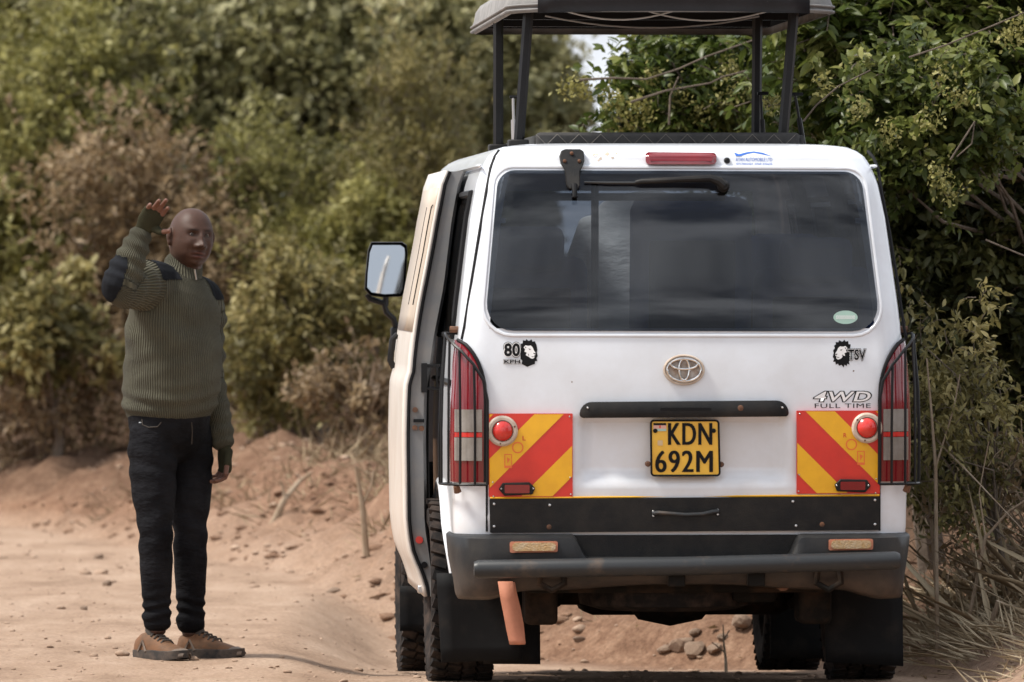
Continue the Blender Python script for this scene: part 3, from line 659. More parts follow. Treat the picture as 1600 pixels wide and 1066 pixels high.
for x0, x1, yy in ((796, 871, 854.5), (1296, 1366, 852)):
    def fn(o): return lambda x, y: V(x, y, rear_y((x - 1068) / VS, .55, False) - o)
    h = slab(rr_rows((x0, yy - 8.5), (x1, yy - 9), (x1, yy + 8), (x0, yy + 9), 3, n=4, m=10), fn(.112), fn(.07)).build('bumper_reflector', M['strap'], VAN, bevel=.002)
    slab(rr_rows((x0 + 4, yy - 7), (x1 - 3, yy - 7), (x1 - 3, yy + 6), (x0 + 4, yy + 6.5), 6, n=5, m=14), fn(.122), fn(.10)).build('amber_lens', M['lens_amber'], h)
b = MB(); A, B = V(740, 889, -.13), V(1408, 877, -.13)
b.tube([A, A + (B - A) * .01, A + (B - A) * .5 + Vector((0, 0, -.004)), B - (B - A) * .01, B], [.026, .033, .034, .033, .026], 16); bar = b.build('tow_bar', M['bar'], VAN, sharp=40)
for px in (1055, 1180):
    MB().box(V(px, 905, -.04), (.06, .16, .05)).build('bar_bracket', M['under'], bar, bevel=.005)
for px in (862, 1296):
    b = MB(); c = V(px, 903, -.06); b.tube([c + Vector((-.04, 0, .03)), c + Vector((-.045, 0, -.02)), c + Vector((0, 0, -.045)), c + Vector((.045, 0, -.02)), c + Vector((.04, 0, .03))], .012, 8); b.build('tow_eye', M['under'], VAN)
# orange strap hanging from the bumper
b = MB(); cl = [(789, 908), (793, 935), (798, 960), (802, 982), (806, 1000), (807, 1006), (808, 1007), (809, 1004), (808, 996), (806, 975), (801, 950), (795, 925), (792, 908)]
c3 = [V(px, py, -.05 + .022 * (i > 5)) for i, (px, py) in enumerate(cl)]
vs = []; 
for i, p in enumerate(c3): vs += [p + Vector((-.027, 0, 0)), p + Vector((.027, 0, 0))]
b.add(vs, [(2 * i, 2 * i + 1, 2 * i + 3, 2 * i + 2) for i in range(len(c3) - 1)]); sp = b.build('orange_strap', M['strap'], VAN)
sp.modifiers.new('solid', 'SOLIDIFY').thickness = .004
# wheels
def wheel_mesh():
    t = MB(); Rw, wd = .338, .235
    t.lathe([(-.07, .19), (-.10, .21), (-wd / 2, .26), (-wd / 2, .30), (-.105, Rw - .016), (-.06, Rw - .010), (.06, Rw - .010), (.105, Rw - .016), (wd / 2, .30), (wd / 2, .26), (.10, .21), (.07, .19)], 48)
    for k in range(40):
        an = 2 * math.pi * k / 40
        for x, dx, ph in ((-.088, .055, 0), (-.03, .048, .5), (.03, .048, 0), (.088, .055, .5)):
            a = an + ph * 2 * math.pi / 40; Mx = Matrix.Rotation(a, 4, 'X') @ Matrix.Translation((x, 0, Rw - .006)) @ Matrix.Rotation(R(18 if x > 0 else -18), 4, 'Z')
            t.box((0, 0, 0), (dx, .036, .018), Mx)
    rm = MB(); rm.lathe([(-.07, .195), (-.095, .20), (-.09, .185), (-.05, .17), (-.03, .08), (-.045, .06), (-.045, .0001)], 36)
    hub = MB()
    for k in range(6):
        a = 2 * math.pi * k / 6; hub.tube([(-.03, .085 * math.cos(a), .085 * math.sin(a)), (-.06, .085 * math.cos(a), .085 * math.sin(a))], .011, 6)
    return t.mesh('tyre'), rm.mesh('rim'), hub.mesh('wheel_nuts')
tm, rmm, hm = wheel_mesh()
def wheel(X, y, z, flip):
    t = link('wheel', tm, M['rubber'], VAN, sharp=30); t.location = (X, y, z); t.rotation_euler = (random.random() * 6, 0, 0)
    if flip: t.rotation_euler = (.4, 0, math.pi)
    for me, nm, mm in ((rmm, 'rim', M['bar']), (hm, 'wheel_nuts', M['rust'])): link(nm, me, mm, t)
YA, YB = .93, 3.5
for X, fl in ((-.76, False), (.74, True)):
    wheel(X, YA, .338, fl); wheel(X * .985, YB, .338 - .105, fl)
# arch lips and inner wells
for s in (-1, 1):
    for ya in (.95, 3.5):
        pts = [(s * (Wd(.34 + .405 * math.sin(t)) + .004), ya + .405 * math.cos(t), .34 + .405 * math.sin(t)) for t in np.linspace(.05, math.pi - .05, 20)]
        MB().tube(pts, .014, 6).build('arch_lip', M['paint'], VAN)
        b = MB(); t = np.linspace(0, math.pi, 16); b.add([(s * .80, ya + .41 * math.cos(k), .34 + .41 * math.sin(k)) for k in t] + [(s * .45, ya + .41 * math.cos(k), .34 + .41 * math.sin(k)) for k in t], [(i, i + 1, 17 + i, 16 + i) for i in range(15)]); b.build('wheel_well', M['under'], VAN)
# mud flaps
def flap(x0, x1, y0, y1, y, sk=0, sk2=0):
    b = MB(); n = 6; rows = []
    vs = []; 
    for j in range(n + 1):
        v = j / n
        for i in range(n + 1):
            u = i / n; px = x0 + (x1 - x0) * u + sk * v * (1 - u); py = y0 + (y1 - y0) * v + sk2 * u * v
            p = V(px, py, y); p.y += .02 * math.sin(u * 3 + 1) * v - .02 * v; vs.append(p)
    b.add(vs, [(j * (n + 1) + i, j * (n + 1) + i + 1, (j + 1) * (n + 1) + i + 1, (j + 1) * (n + 1) + i) for j in range(n) for i in range(n)])
    o = b.build('mud_flap', M['flap'], VAN); o.modifiers.new('solid', 'SOLIDIFY').thickness = .008; return o
flap(681, 815, 895, 1034, .50, 8, -4); flap(1289, 1412, 900, 1036, .50, 2, 6)
flap(755, 843, 930, 1037, .62); flap(1204, 1296, 930, 1030, 2.95); flap(624, 715, 915, 985, 3.0)
# underbody
b = MB(); b.box((0, 2.0, .52), (1.30, 3.9, .12)); b.build('floor_pan', M['under'], VAN, bevel=.02)
b = MB(); b.tube([(-.66, YA, .33), (.66, YA, .33)], .05, 12); b.build('rear_axle', M['under'], VAN)
b = MB(); b.lathe([(-.16, .06), (-.12, .11), (0, .135), (.12, .11), (.16, .06)], 16, Matrix.Translation((.03, YA, .335))); b.build('differential', M['under'], VAN)
b = MB(); b.lathe([(-.075, .2), (-.1, .25), (-.08, .32), (0, .335), (.08, .32), (.1, .25), (.075, .2)], 28, Matrix.Translation((-.02, .50, .385)) @ Matrix.Rotation(R(90), 4, 'Y')); b.build('spare_wheel', M['rubber'], VAN)
for s in (-1, 1):
    b = MB(); b.tube([(s * .5, .15, .42), (s * .5, .5, .34), (s * .5, YA, .29), (s * .5, 1.4, .34), (s * .5, 1.75, .45)], .035, 6); b.build('leaf_spring', M['under'], VAN)
    b = MB(); b.tube([(s * .42, .8, .30), (s * .38, .55, .52)], [.035, .028], 10); b.build('shock_absorber', M['under'], VAN)
b = MB(); b.tube([(.36, .0, .40), (.38, .4, .42), (.40, 1.4, .40), (.2, 2.6, .40)], .03, 10); b.build('exhaust_pipe', M['rust'], VAN)
b = MB(); b.box((-.22, 1.65, .40), (.5, .8, .2)); b.build('fuel_tank', M['under'], VAN, bevel=.04)
b = MB(); b.tube([(-.7, YB, .25), (.7, YB, .25)], .04, 8); b.box((0, 3.45, .33), (.55, .4, .2)); b.build('front_crossmember', M['under'], VAN, bevel=.02)
b = MB(); b.box((0, .16, .43), (1.12, .10, .14)); b.build('rear_crossmember', M['under'], VAN, bevel=.015)
for px_c, w_c, zz_c in ((-.50, .12, .28), (.50, .12, .28), (.28, .16, .36)): MB().box((px_c, .30, zz_c + .06), (w_c, .20, .20)).build('spring_hanger', M['under'], VAN, bevel=.02)
MB().box((.10, 1.2, .335), (.8, .35, .20)).build('silencer', M['under'], VAN, bevel=.05)
# ---- sliding door
DY0, DY1 = 1.0, 2.25
def dprof(z):
    # outer offset from the body side
    return .112 + .012 * float(sstep(1.16, 1.10, z)) - .05 * float(sstep(.5, .30, z)) ** 1 - .03 * float(sstep(1.2, 1.8, z))
dz = list(np.linspace(.31, .55, 8)) + list(np.linspace(.6, 1.08, 10)) + list(np.linspace(1.1, 1.2, 5)) + list(np.linspace(1.26, 1.9, 14))
def dW(z): return float(np.interp(z, WZ[1:10], WW[1:10])) if z > .42 else .80
b = MB(); dy = np.linspace(DY0, DY1, 9); vs = [(-(dW(z) + dprof(z)) + .02 * ((y - 1.6) / .6) ** 2 * 0, y, z) for z in dz for y in dy]
b.add(vs, [(i * 9 + k, i * 9 + k + 1, (i + 1) * 9 + k + 1, (i + 1) * 9 + k) for i in range(len(dz) - 1) for k in range(8)])
door = b.build('sliding_door', M['door_skin'], VAN, sharp=40); sm = door.modifiers.new('solid', 'SOLIDIFY'); sm.thickness = .012; sm.offset = 1
b = MB(); inn = [-(dW(z) + .035 + .015 * float(sstep(1.2, 1.1, z)) - .02 * float(sstep(1.2, 1.5, z))) for z in dz]; out = [-(dW(z) + dprof(z)) + .001 for z in dz]
zz = [z + .0 for z in dz]; m_ = len(dz)
vs = [(out[i], DY0 + .012, zz[i]) for i in range(m_)] + [(inn[i] - .012, DY0 - .004, zz[i]) for i in range(m_)] + [(inn[i], DY0 + .02, zz[i]) for i in range(m_)] + [(inn[i], DY1, zz[i]) for i in range(m_)]
b.add(vs, [(k * m_ + i, k * m_ + i + 1, (k + 1) * m_ + i + 1, (k + 1) * m_ + i) for k in range(3) for i in range(m_ - 1)])
edge = b.build('door_edge', M['doorgrey'], door, sharp=50)
b = MB(); b.tube([(out[i] + .004, DY0 + .004, zz[i]) for i in range(m_)], .007, 6); b.build('door_seal', M['gasket'], door)
def dpt(y, z, o): return (-(dW(z) + dprof(z)) - .002 - o, y, z)
b = MB(); wz = np.linspace(1.30, 1.84, 10); b.add([dpt(y, z, .013) for z in wz for y in (DY0 + .05, DY1 - .06)], [(2 * i, 2 * i + 1, 2 * i + 3, 2 * i + 2) for i in range(9)]); wpn = b.build('door_window', M['film'], door); wpn.modifiers.new('solid', 'SOLIDIFY').thickness = .003
b = MB(); b.tube([dpt(DY0 + .2, 1.40, .017)] + [dpt(DY0 + .2, z, .017) for z in (1.5, 1.6, 1.7, 1.77)] + [dpt(DY0 + .12, 1.775, .017)], .0022, 6); b.build('slider_seal', M['gasket'], wpn); b = MB(); b.tube([dpt(DY0 + .55, z, .017) for z in (1.40, 1.5, 1.6, 1.7, 1.77)], .0012, 6); b.build('slider_seal', M['gasket'], wpn)
b = MB(); b.tube([dpt(DY1 - .10, 1.28, .012), dpt(DY1 - .10, 1.26, .03), dpt(DY1 - .10, 1.18, .03), dpt(DY1 - .10, 1.15, .012)], .012, 8); b.build('door_handle', M['black_plastic'], door)
# latch, striker and details on the door edge
ex = lambda z, f: float(np.interp(z, dz, out)) * (1 - f) + float(np.interp(z, dz, inn)) * f
b = MB(); z = V(0, 590, 1.0).z; b.box((ex(z, .72), DY0 - .012, z), (.022, .03, .11)); b.box((ex(z, 1.05), DY0 - .012, z + .045), (.07, .012, .012)); b.box((ex(z, 1.05), DY0 - .012, z - .04), (.07, .012, .012)); b.box((ex(z, 1.4), DY0 - .012, z), (.010, .012, .09)); b.build('door_latch', M['blackmetal'], edge, bevel=.002)
for py, f, rr, mm, nm in ((640, .4, .010, 'rust', 'bolt'), (668, .4, .010, 'rust', 'bolt'), (669, .75, .010, 'rust', 'bolt'), (843, .45, .014, 'lens_bright', 'door_reflector'), (882, .4, .012, 'black', 'rubber_stop')):
    z = V(0, py, 1.0).z; MB().tube([(ex(z, f), DY0 + .012, z), (ex(z, f), DY0 - .008, z)], rr, 12).build(nm, M[mm], edge)
z = V(0, 657, 1.0).z; MB().box((ex(z, .6), DY0 - .004, z), (.04, .02, .012)).build('latch_slot', M['black'], edge)
b = MB(); z = V(0, 888, 1.05).z; b.box((-.84, 1.12, z), (.05, .08, .04)); b.box((-.86, 1.12, z - .08), (.09, .06, .03)); b.build('door_roller', M['steel'], edge, bevel=.004)
# rail along the body side, sill, quarter window
b = MB(); b.tube([(-(Wd(1.12) + .002), y, 1.12) for y in (.3, .8, 1.3, 1.5)], .012, 6); b.build('door_rail', M['blackmetal'], VAN)
for s in (-1, 1):
    for ya, yb in ((.38, 1.36),) + (((1.46, 2.72),) if s > 0 else ()) + ((2.86, 3.58),):
        b = MB(); wz = np.linspace(1.29, 1.81, 8); b.add([(s * (Wd(z) + .003), y, z) for z in wz for y in (ya, yb)], [(2 * i, 2 * i + 1, 2 * i + 3, 2 * i + 2) for i in range(7)]); g = b.build('side_window', M['glass_side'], VAN)
        b = MB(); b.tube([(s * (Wd(z) + .004), ya, z) for z in wz] + [(s * (Wd(z) + .004), yb, z) for z in wz[::-1]], .014, 6, True); b.build('window_rubber', M['gasket'], g)
b = MB(); wz = np.linspace(1.2, 1.86, 8); b.add([(x, Yf(z) + .03 + .02 * (1 - (x / .62) ** 2), z) for z in wz for x in np.linspace(-.64, .64, 7)], [(i * 7 + k, i * 7 + k + 1, (i + 1) * 7 + k + 1, (i + 1) * 7 + k) for i in range(7) for k in range(6)]); b.build('windscreen', M['glass'], VAN)
b = MB(); b.tube([(-(Wd(1.905) + .010), y, 1.905 + .004) for y in (.20, .24, .6, 1.2, 2.0, 2.8, 3.4)], [.004, .008, .009, .009, .009, .009, .009], 6); b.build('roof_gutter', M['paint'], VAN)
b = MB(); b.tube([(Wd(1.905) + .010, y, 1.905 + .004) for y in (.20, .24, .6, 1.2, 2.0, 2.8, 3.4)], [.004, .008, .009, .009, .009, .009, .009], 6); b.build('roof_gutter', M['paint'], VAN)
# ---- wing mirrors
def wing(s):
    y = 3.98; root = MB()
    cx = lambda px: V(px, 0, y).x * (1 if s < 0 else -1)
    pts = [(px, py) for px, py in ((580, 379), (628, 379), (635, 384), (636, 398), (632, 455), (627, 463), (600, 464), (578, 461), (570, 452), (571, 430), (575, 392))]
    n = len(pts); f = lambda k, d: [Vector((cx(603 + (px - 603) * k), y + d, V(0, 421 + (py - 421) * k, y).z)) for px, py in pts]
    A, B, C, D = f(1, 0), f(1.02, .02), f(.9, .07), f(.5, .10)
    fs = []
    for j in range(3): fs += [(j * n + i, j * n + (i + 1) % n, (j + 1) * n + (i + 1) % n, (j + 1) * n + i) for i in range(n)]
    fs.append(tuple(3 * n + i for i in range(n))); root.add(A + B + C + D, fs)
    hs_ = root.build('wing_mirror', M['black_plastic'], VAN, sharp=40)
    g = f(.90, .012); zc = sum(p.z for p in g) / len(g)
    for p in g: p.y += (p.z - zc) * math.tan(R(5))
    mm = MB(); mm.add(g, [tuple(range(n))]); mm = mm.build('mirror_glass', M['mirror'], hs_, smooth=False)
    a = MB(); a.tube([Vector((cx(574), y + .05, V(0, 460, y).z)), Vector((cx(578), y + .05, V(0, 467, y).z)), Vector((cx(600), y + .05, V(0, 474, y).z)), Vector((cx(604), y + .05, V(0, 488, y).z)), Vector((cx(615), y + .06, V(0, 498, y).z)), Vector((cx(620), y + .08, V(0, 512, y).z)), Vector((cx(628), y + .12, V(0, 545, y).z))], .013, 8)
    a.tube([Vector((cx(603), y + .05, V(0, 462, y).z)), Vector((cx(603), y + .05, V(0, 478, y).z))], .012, 8); a.build('mirror_arm', M['blackmetal'], hs_)
    k = MB(); k.box((cx(620), y + .1, V(0, 530, y).z), (.045, .08, .10)); k.build('mirror_base', M['black_plastic'], hs_, bevel=.01)
wing(-1); wing(1)
# ---- pop-up roof
CZ = 2.472; CY0, CY1, CW = .42, 3.0, .60
def can_ring(k, z, r=.14):
    pts = []; w = CW * 1.0 - k; y0 = CY0 + k; y1 = CY1 - k; r = max(.02, r)
    for cx_, cy_, a0 in ((w - r, y1 - r, 0), (-w + r, y1 - r, 90), (-w + r, y0 + r, 180), (w - r, y0 + r, 270)):
        for i in range(9):
            a = R(a0 + 90 * i / 8); pts.append(Vector((cx_ + r * math.cos(a), cy_ + r * math.sin(a), z)))
    return pts
lv = [(0.012, 0), (0.0, .012), (0, .035), (.006, .05), (.012, .085), (.03, .112), (.08, .135), (.2, .152), (.4, .16)]
b = MB(); rg = [can_ring(k, CZ + z + 0) for k, z in lv]; n = len(rg[0]); vs = [p for r in rg for p in r]
for v in vs: v.z += .012 * (1 - (v.x / CW) ** 2)
fs = [(j * n + i, j * n + (i + 1) % n, (j + 1) * n + (i + 1) % n, (j + 1) * n + i) for j in range(len(lv) - 1) for i in range(n)] + [tuple((len(lv) - 1) * n + i for i in range(n))]
b.add(vs, fs); canopy = b.build('roof_canopy', M['canvas'], VAN, sharp=60)
b = MB(); r0 = can_ring(.014, CZ + .03); r1 = can_ring(.05, CZ + .055); b.add(r0 + r1, [(i, (i + 1) % n, n + (i + 1) % n, n + i) for i in range(n)] + [tuple(n + i for i in range(n))]); b.build('canopy_lining', M['lining'], canopy)
b = MB(); rz = [Vector((x, CY0 - .008, CZ - .004 + z + .012 * (1 - (x / CW) ** 2))) for z in (.0, .10) for x in np.linspace(-.50, .50, 16)]; b.add(rz, [(i, i + 1, 17 + i, 16 + i) for i in range(15)]); o = b.build('rear_valance', M['canvas_dark'], canopy); o.modifiers.new('solid', 'SOLIDIFY').thickness = .003
for zz_ in (.010, .028):
    b = MB(); b.tube([p + Vector((0, 0, .012 * (1 - (p.x / CW) ** 2))) for p in can_ring(-.004, CZ + zz_)], .005, 6, True); b.build('canopy_seam', M['canvas'], canopy)
for x0, x1, y in ((-.42, .05, .62), (-.1, .40, .7), (-.4, .42, 1.5)):
    b = MB(); b.tube([(x0 + (x1 - x0) * t, y, CZ + .028 - .045 * 4 * t * (1 - t)) for t in np.linspace(0, 1, 12)], .0035, 5); b.build('roof_cord', M['cord'], canopy)
for y in (.9, 1.7, 2.5): MB().box((0, y, CZ + .035), (1.12, .03, .03)).build('canopy_rib', M['blackmetal'], canopy)
ZB = 1.985
for (pt, pb, y) in (((826, 25), (809, 222), .62), ((1242, 20), (1222, 200), .62), ((778, 50), (778, 224), 1.6), ((1184, 30), (1182, 200), 1.6)):
    T = V(*pt, y); Bm = V(*pb, y); T.z = CZ + .04; Bm.z = ZB - .02
    ps = MB(); ps.tube([Bm, T], .0195, 6); o = ps.build('roof_post', M['blackmetal'], VAN, sharp=30)
    MB().box((Bm.x, y, ZB + .012), (.075, .09, .03)).build('post_foot', M['black_plastic'], o, bevel=.006)
for (pt, pb, y) in (((801, 152), (803, 212), .72), ((1243, 147), (1257, 208), .72), ((1189, 146), (1194, 198), 1.5)):
    T = V(*pt, y); Bm = V(*pb, y); Bm.z = ZB; b = MB(); mid = Bm + (T - Bm) * .55
    b.tube([Bm, mid], .010, 8); b.tube([mid, T], .005, 8); o = b.build('gas_strut', M['steel'] if pt[0] < 900 else M['blackmetal'], VAN)
    b = MB(); b.tube([T + Vector((-.012, 0, 0)), T + Vector((.03, 0, .0))], .007, 6); b.build('strut_joint', M['blackmetal'], o)
# quilted rim round the hatch
def rim(pts, name='hatch_rim'):
    b = MB(); vs = []
    for p in pts:
        for dx, dz in ((-.03, 0), (-.028, .042), (.028, .042), (.03, 0)): vs.append((p[0], p[1], p[2], dx, dz))
    return vs
q = MB(); q.box((-.01, .56, ZB + .025), (.97, .06, .055)); qr = q.build('hatch_rim', M['quilt'], VAN, bevel=.012)
for s in (-1, 1): MB().box((s * .47, 1.8, ZB + .02), (.06, 2.42, .05)).build('hatch_rim', M['quilt'], VAN, bevel=.012)
MB().box((0, 3.04, ZB + .02), (.97, .06, .05)).build('hatch_rim', M['quilt'], VAN, bevel=.012)
b = MB()
for k in range(12):
    x = -.46 + k * .08
    for sx in (-1, 1): b.tube([(x + .0, .5285, ZB + .006), (x + sx * .04, .5285, ZB + .046)], .0010, 4)
b.build('quilt_stitching', M['stitch'], qr)
# ---- seats inside
def seat(x, y, zt, head=True):
    r = empty('passenger_seat', (x, y, .62), 0, VAN)
    MB().box((0, .0, .30), (.46, .46, .16)).build('seat_cushion', M['seat'], r, bevel=.04)
    MB().box((0, -.22, .30 + (zt - .92) / 2 + .06), (.45, .13, zt - .86), Matrix.Rotation(R(6), 4, 'X')).build('seat_back', M['seat'], r, bevel=.05)
    MB().box((0, -.29 + .0, .30 + (zt - .92) / 2 + .1), (.32, .03, (zt - .92) * .6), Matrix.Rotation(R(6), 4, 'X')).build('seat_panel', M['seat_dark'], r, bevel=.012)
    MB().box((0, .0, .11), (.34, .34, .22)).build('seat_base', M['blackmetal'], r, bevel=.02)
    if head: MB().box((0, -.27, zt - .5), (.27, .09, .17), Matrix.Rotation(R(6), 4, 'X')).build('headrest', M['seat'], r, bevel=.035)
seat(.085, 1.0, 1.74, False); seat(-.52, 1.05, 1.52); seat(.55, 1.05, 1.48)
for x in (-.5, .1, .55): seat(x, 2.2, 1.5)
for x in (-.42, .42): seat(x, 3.2, 1.5)
b = MB(); b.tube([(-.28, .55, 1.15), (-.28, .55, 1.86)], .014, 8); b.tube([(-.70, .55, 1.80), (.2, .55, 1.80)], .014, 8); b.build('grab_rail', M['blackmetal'], VAN)
# ================================================================== people
def loft(b, rings, n=20):
    """closed tube through rings of (centre, axisA, axisB) with rounded ends"""
    rings = [(Vector(c), Vector(a), Vector(d)) for c, a, d in rings]
    def cap(i, j):
        c, a, d = rings[i]; t = (c - rings[j][0]); t = t.normalized() * min(a.length, d.length) * .55
        return [(c + t, a * .12, d * .12), (c + t * .75, a * .62, d * .62), (c + t * .35, a * .88, d * .88)]
    full = cap(0, 1) + rings + cap(-1, -2)[::-1]
    vs = [c + a * math.cos(2 * math.pi * k / n) + d * math.sin(2 * math.pi * k / n) for c, a, d in full for k in range(n)]
    m = len(full)
    fs = [(i * n + k, i * n + (k + 1) % n, (i + 1) * n + (k + 1) % n, (i + 1) * n + k) for i in range(m - 1) for k in range(n)]
    fs += [tuple(range(n - 1, -1, -1)), tuple((m - 1) * n + k for k in range(n))]
    b.add(vs, fs)
def limb(b, pts, rad, n=14, flat=None, side=None):
    pts = [Vector(p) for p in pts]; rings = []; up = None
    for i, p in enumerate(pts):
        t = (pts[min(i + 1, len(pts) - 1)] - pts[max(i - 1, 0)]).normalized()
        x = (Vector(side) - t * t.dot(Vector(side))).normalized() if side is not None else (Vector((.31, .9, .2)).cross(t)).normalized()
        y = t.cross(x); r = rad[i] if isinstance(rad, (list, tuple)) else rad
        fl = flat if flat else 1
        rings.append((p, x * r, y * r * fl))
    loft(b, rings, n)
def smooth_path(pts, k=4):
    """Catmull-Rom through (vec.., radius) tuples"""
    P_ = [np.array(p, float) for p in pts]; out = []
    for i in range(len(P_) - 1):
        p0 = P_[max(i - 1, 0)]; p1 = P_[i]; p2 = P_[i + 1]; p3 = P_[min(i + 2, len(P_) - 1)]
        for j in range(k):
            t = j / k; out.append(.5 * ((2 * p1) + (-p0 + p2) * t + (2 * p0 - 5 * p1 + 4 * p2 - p3) * t * t + (-p0 + 3 * p1 - 3 * p2 + p3) * t ** 3))
    out.append(P_[-1]); return out
def limb_s(b, pts, k=4, n=16, **kw):
    q = smooth_path(pts, k); limb(b, [p[:3] for p in q], [float(p[3]) for p in q], n, **kw)
def fuse(b, voxel, smooth=2, fac=.5):
    me = b.mesh('tmp'); o = bpy.data.objects.new('tmp', me); COL.objects.link(o)
    r = o.modifiers.new('r', 'REMESH'); r.mode = 'VOXEL'; r.voxel_size = voxel
    if smooth: s = o.modifiers.new('s', 'SMOOTH'); s.iterations = smooth; s.factor = fac
    bpy.context.view_layer.update()
    out = bpy.data.meshes.new_from_object(o.evaluated_get(bpy.context.evaluated_depsgraph_get()))
    bpy.data.objects.remove(o); bpy.data.meshes.remove(me); return out
def coords(me):
    a = np.empty(len(me.vertices) * 3, np.float32); me.vertices.foreach_get('co', a); return a.reshape(-1, 3).astype(float)
def setattr_v(me, nm, a):
    at = me.attributes.new(nm, 'FLOAT' if a.ndim == 1 else 'FLOAT_VECTOR', 'POINT'); at.data.foreach_set('value' if a.ndim == 1 else 'vector', a.astype(np.float32).ravel())
# ---- head: a displaced ball, x = to the person's left, y = forward, z = up, centre between the ears
def head_mesh(b, Mh, fat=1.0):
    nu, nv = 72, 56; vs = []
    for j in range(1, nv):
        ph = math.pi * j / nv
        for i in range(nu):
            th = 2 * math.pi * i / nu
            d = np.array([math.sin(ph) * math.sin(th), math.sin(ph) * math.cos(th), math.cos(ph)]); d = np.sign(d) * np.abs(d) ** .93
            z = d[2]
            x = d[0] * .080; y = d[1] * .100; zz = z * .120
            if z < 0:
                k = -z; x *= (1 + .10 * k * (1 - k)) * (1 - .05 * k ** 2)
                if d[1] > 0: y *= 1 + .02 * k
                else: y *= 1 - .28 * k
            else:
                x *= 1 + .03 * z; 
                if d[1] < 0: y *= 1.04
            x *= fat
            g = lambda cx, cz, sx, sz: math.exp(-((x - cx) / sx) ** 2 - ((zz - .013 - cz) / sz) ** 2)
            if d[1] > 0:
                f = min(1, d[1] * 1.6); o = 0
                for s in (-1, 1):
                    o += .0042 * g(s * .030, .027, .022, .011)         # brow
                    o -= .0120 * g(s * .031, .006, .015, .010)         # socket
                    o += .005 * g(s * .045, -.030, .020, .022)         # cheek
                    o += .0130 * g(s * .0185, -.040, .0085, .0085)      # nostril wing
                    o -= .0045 * g(s * .034, -.056, .008, .018); o += .005 * g(s * .048, -.075, .018, .02)
                o += .011 * g(0, .0, .0095, .018) + .019 * g(0, -.027, .012, .013) + .016 * g(0, -.038, .013, .009)
                o += .0115 * g(0, -.0650, .025, .0065) + .0125 * g(0, -.0825, .022, .0072) - .0085 * g(0, -.0735, .021, .0034)
                o -= .004 * g(0, -.092, .02, .006) + .003 * g(0, -.053, .006, .006)
                o += .009 * g(0, -.107, .022, .012)
                y += o * f * 1.35
            vs.append(Mh @ Vector((x, y, zz)))
    top = Mh @ Vector((0, 0, .120)); bot = Mh @ Vector((0, .01, -.120)); n0 = len(vs); vs += [top, bot]
    fs = [(j * nu + i, j * nu + (i + 1) % nu, (j + 1) * nu + (i + 1) % nu, (j + 1) * nu + i) for j in range(nv - 2) for i in range(nu)]
    fs += [(n0, (i + 1) % nu, i) for i in range(nu)] + [(n0 + 1, (nv - 2) * nu + i, (nv - 2) * nu + (i + 1) % nu) for i in range(nu)]
    b.add(vs, fs)
    for s in (-1, 1):      # ears
        for (dy, dz, ra, rb, rc) in ((-.008, .008, .013, .021, .031), (-.002, -.018, .010, .013, .016)):
            E = Mh @ Matrix.Translation((s * .085 * fat, dy, dz)) @ Matrix.Rotation(s * R(-24), 4, 'Z')
            evs = []; nn = 14
            for j in range(1, 8):
                p = math.pi * j / 8
                for i in range(nn):
                    t = 2 * math.pi * i / nn; evs.append(E @ Vector((ra * math.sin(p) * math.cos(t), rb * math.sin(p) * math.sin(t), rc * math.cos(p))))
            k0 = len(evs); evs += [E @ Vector((0, 0, rc)), E @ Vector((0, 0, -rc))]
            efs = [(j * nn + i, j * nn + (i + 1) % nn, (j + 1) * nn + (i + 1) % nn, (j + 1) * nn + i) for j in range(6) for i in range(nn)] + [(k0, (i + 1) % nn, i) for i in range(nn)] + [(k0 + 1, 6 * nn + i, 6 * nn + (i + 1) % nn) for i in range(nn)]
            b.add(evs, efs)
def frame(o, fwd, up):
    y = Vector(fwd).normalized(); z = (Vector(up) - y * y.dot(Vector(up))).normalized(); x = y.cross(z)
    return Matrix.Translation(o) @ Matrix(((x.x, y.x, z.x, 0), (x.y, y.y, z.y, 0), (x.z, y.z, z.z, 0), (0, 0, 0, 1)))
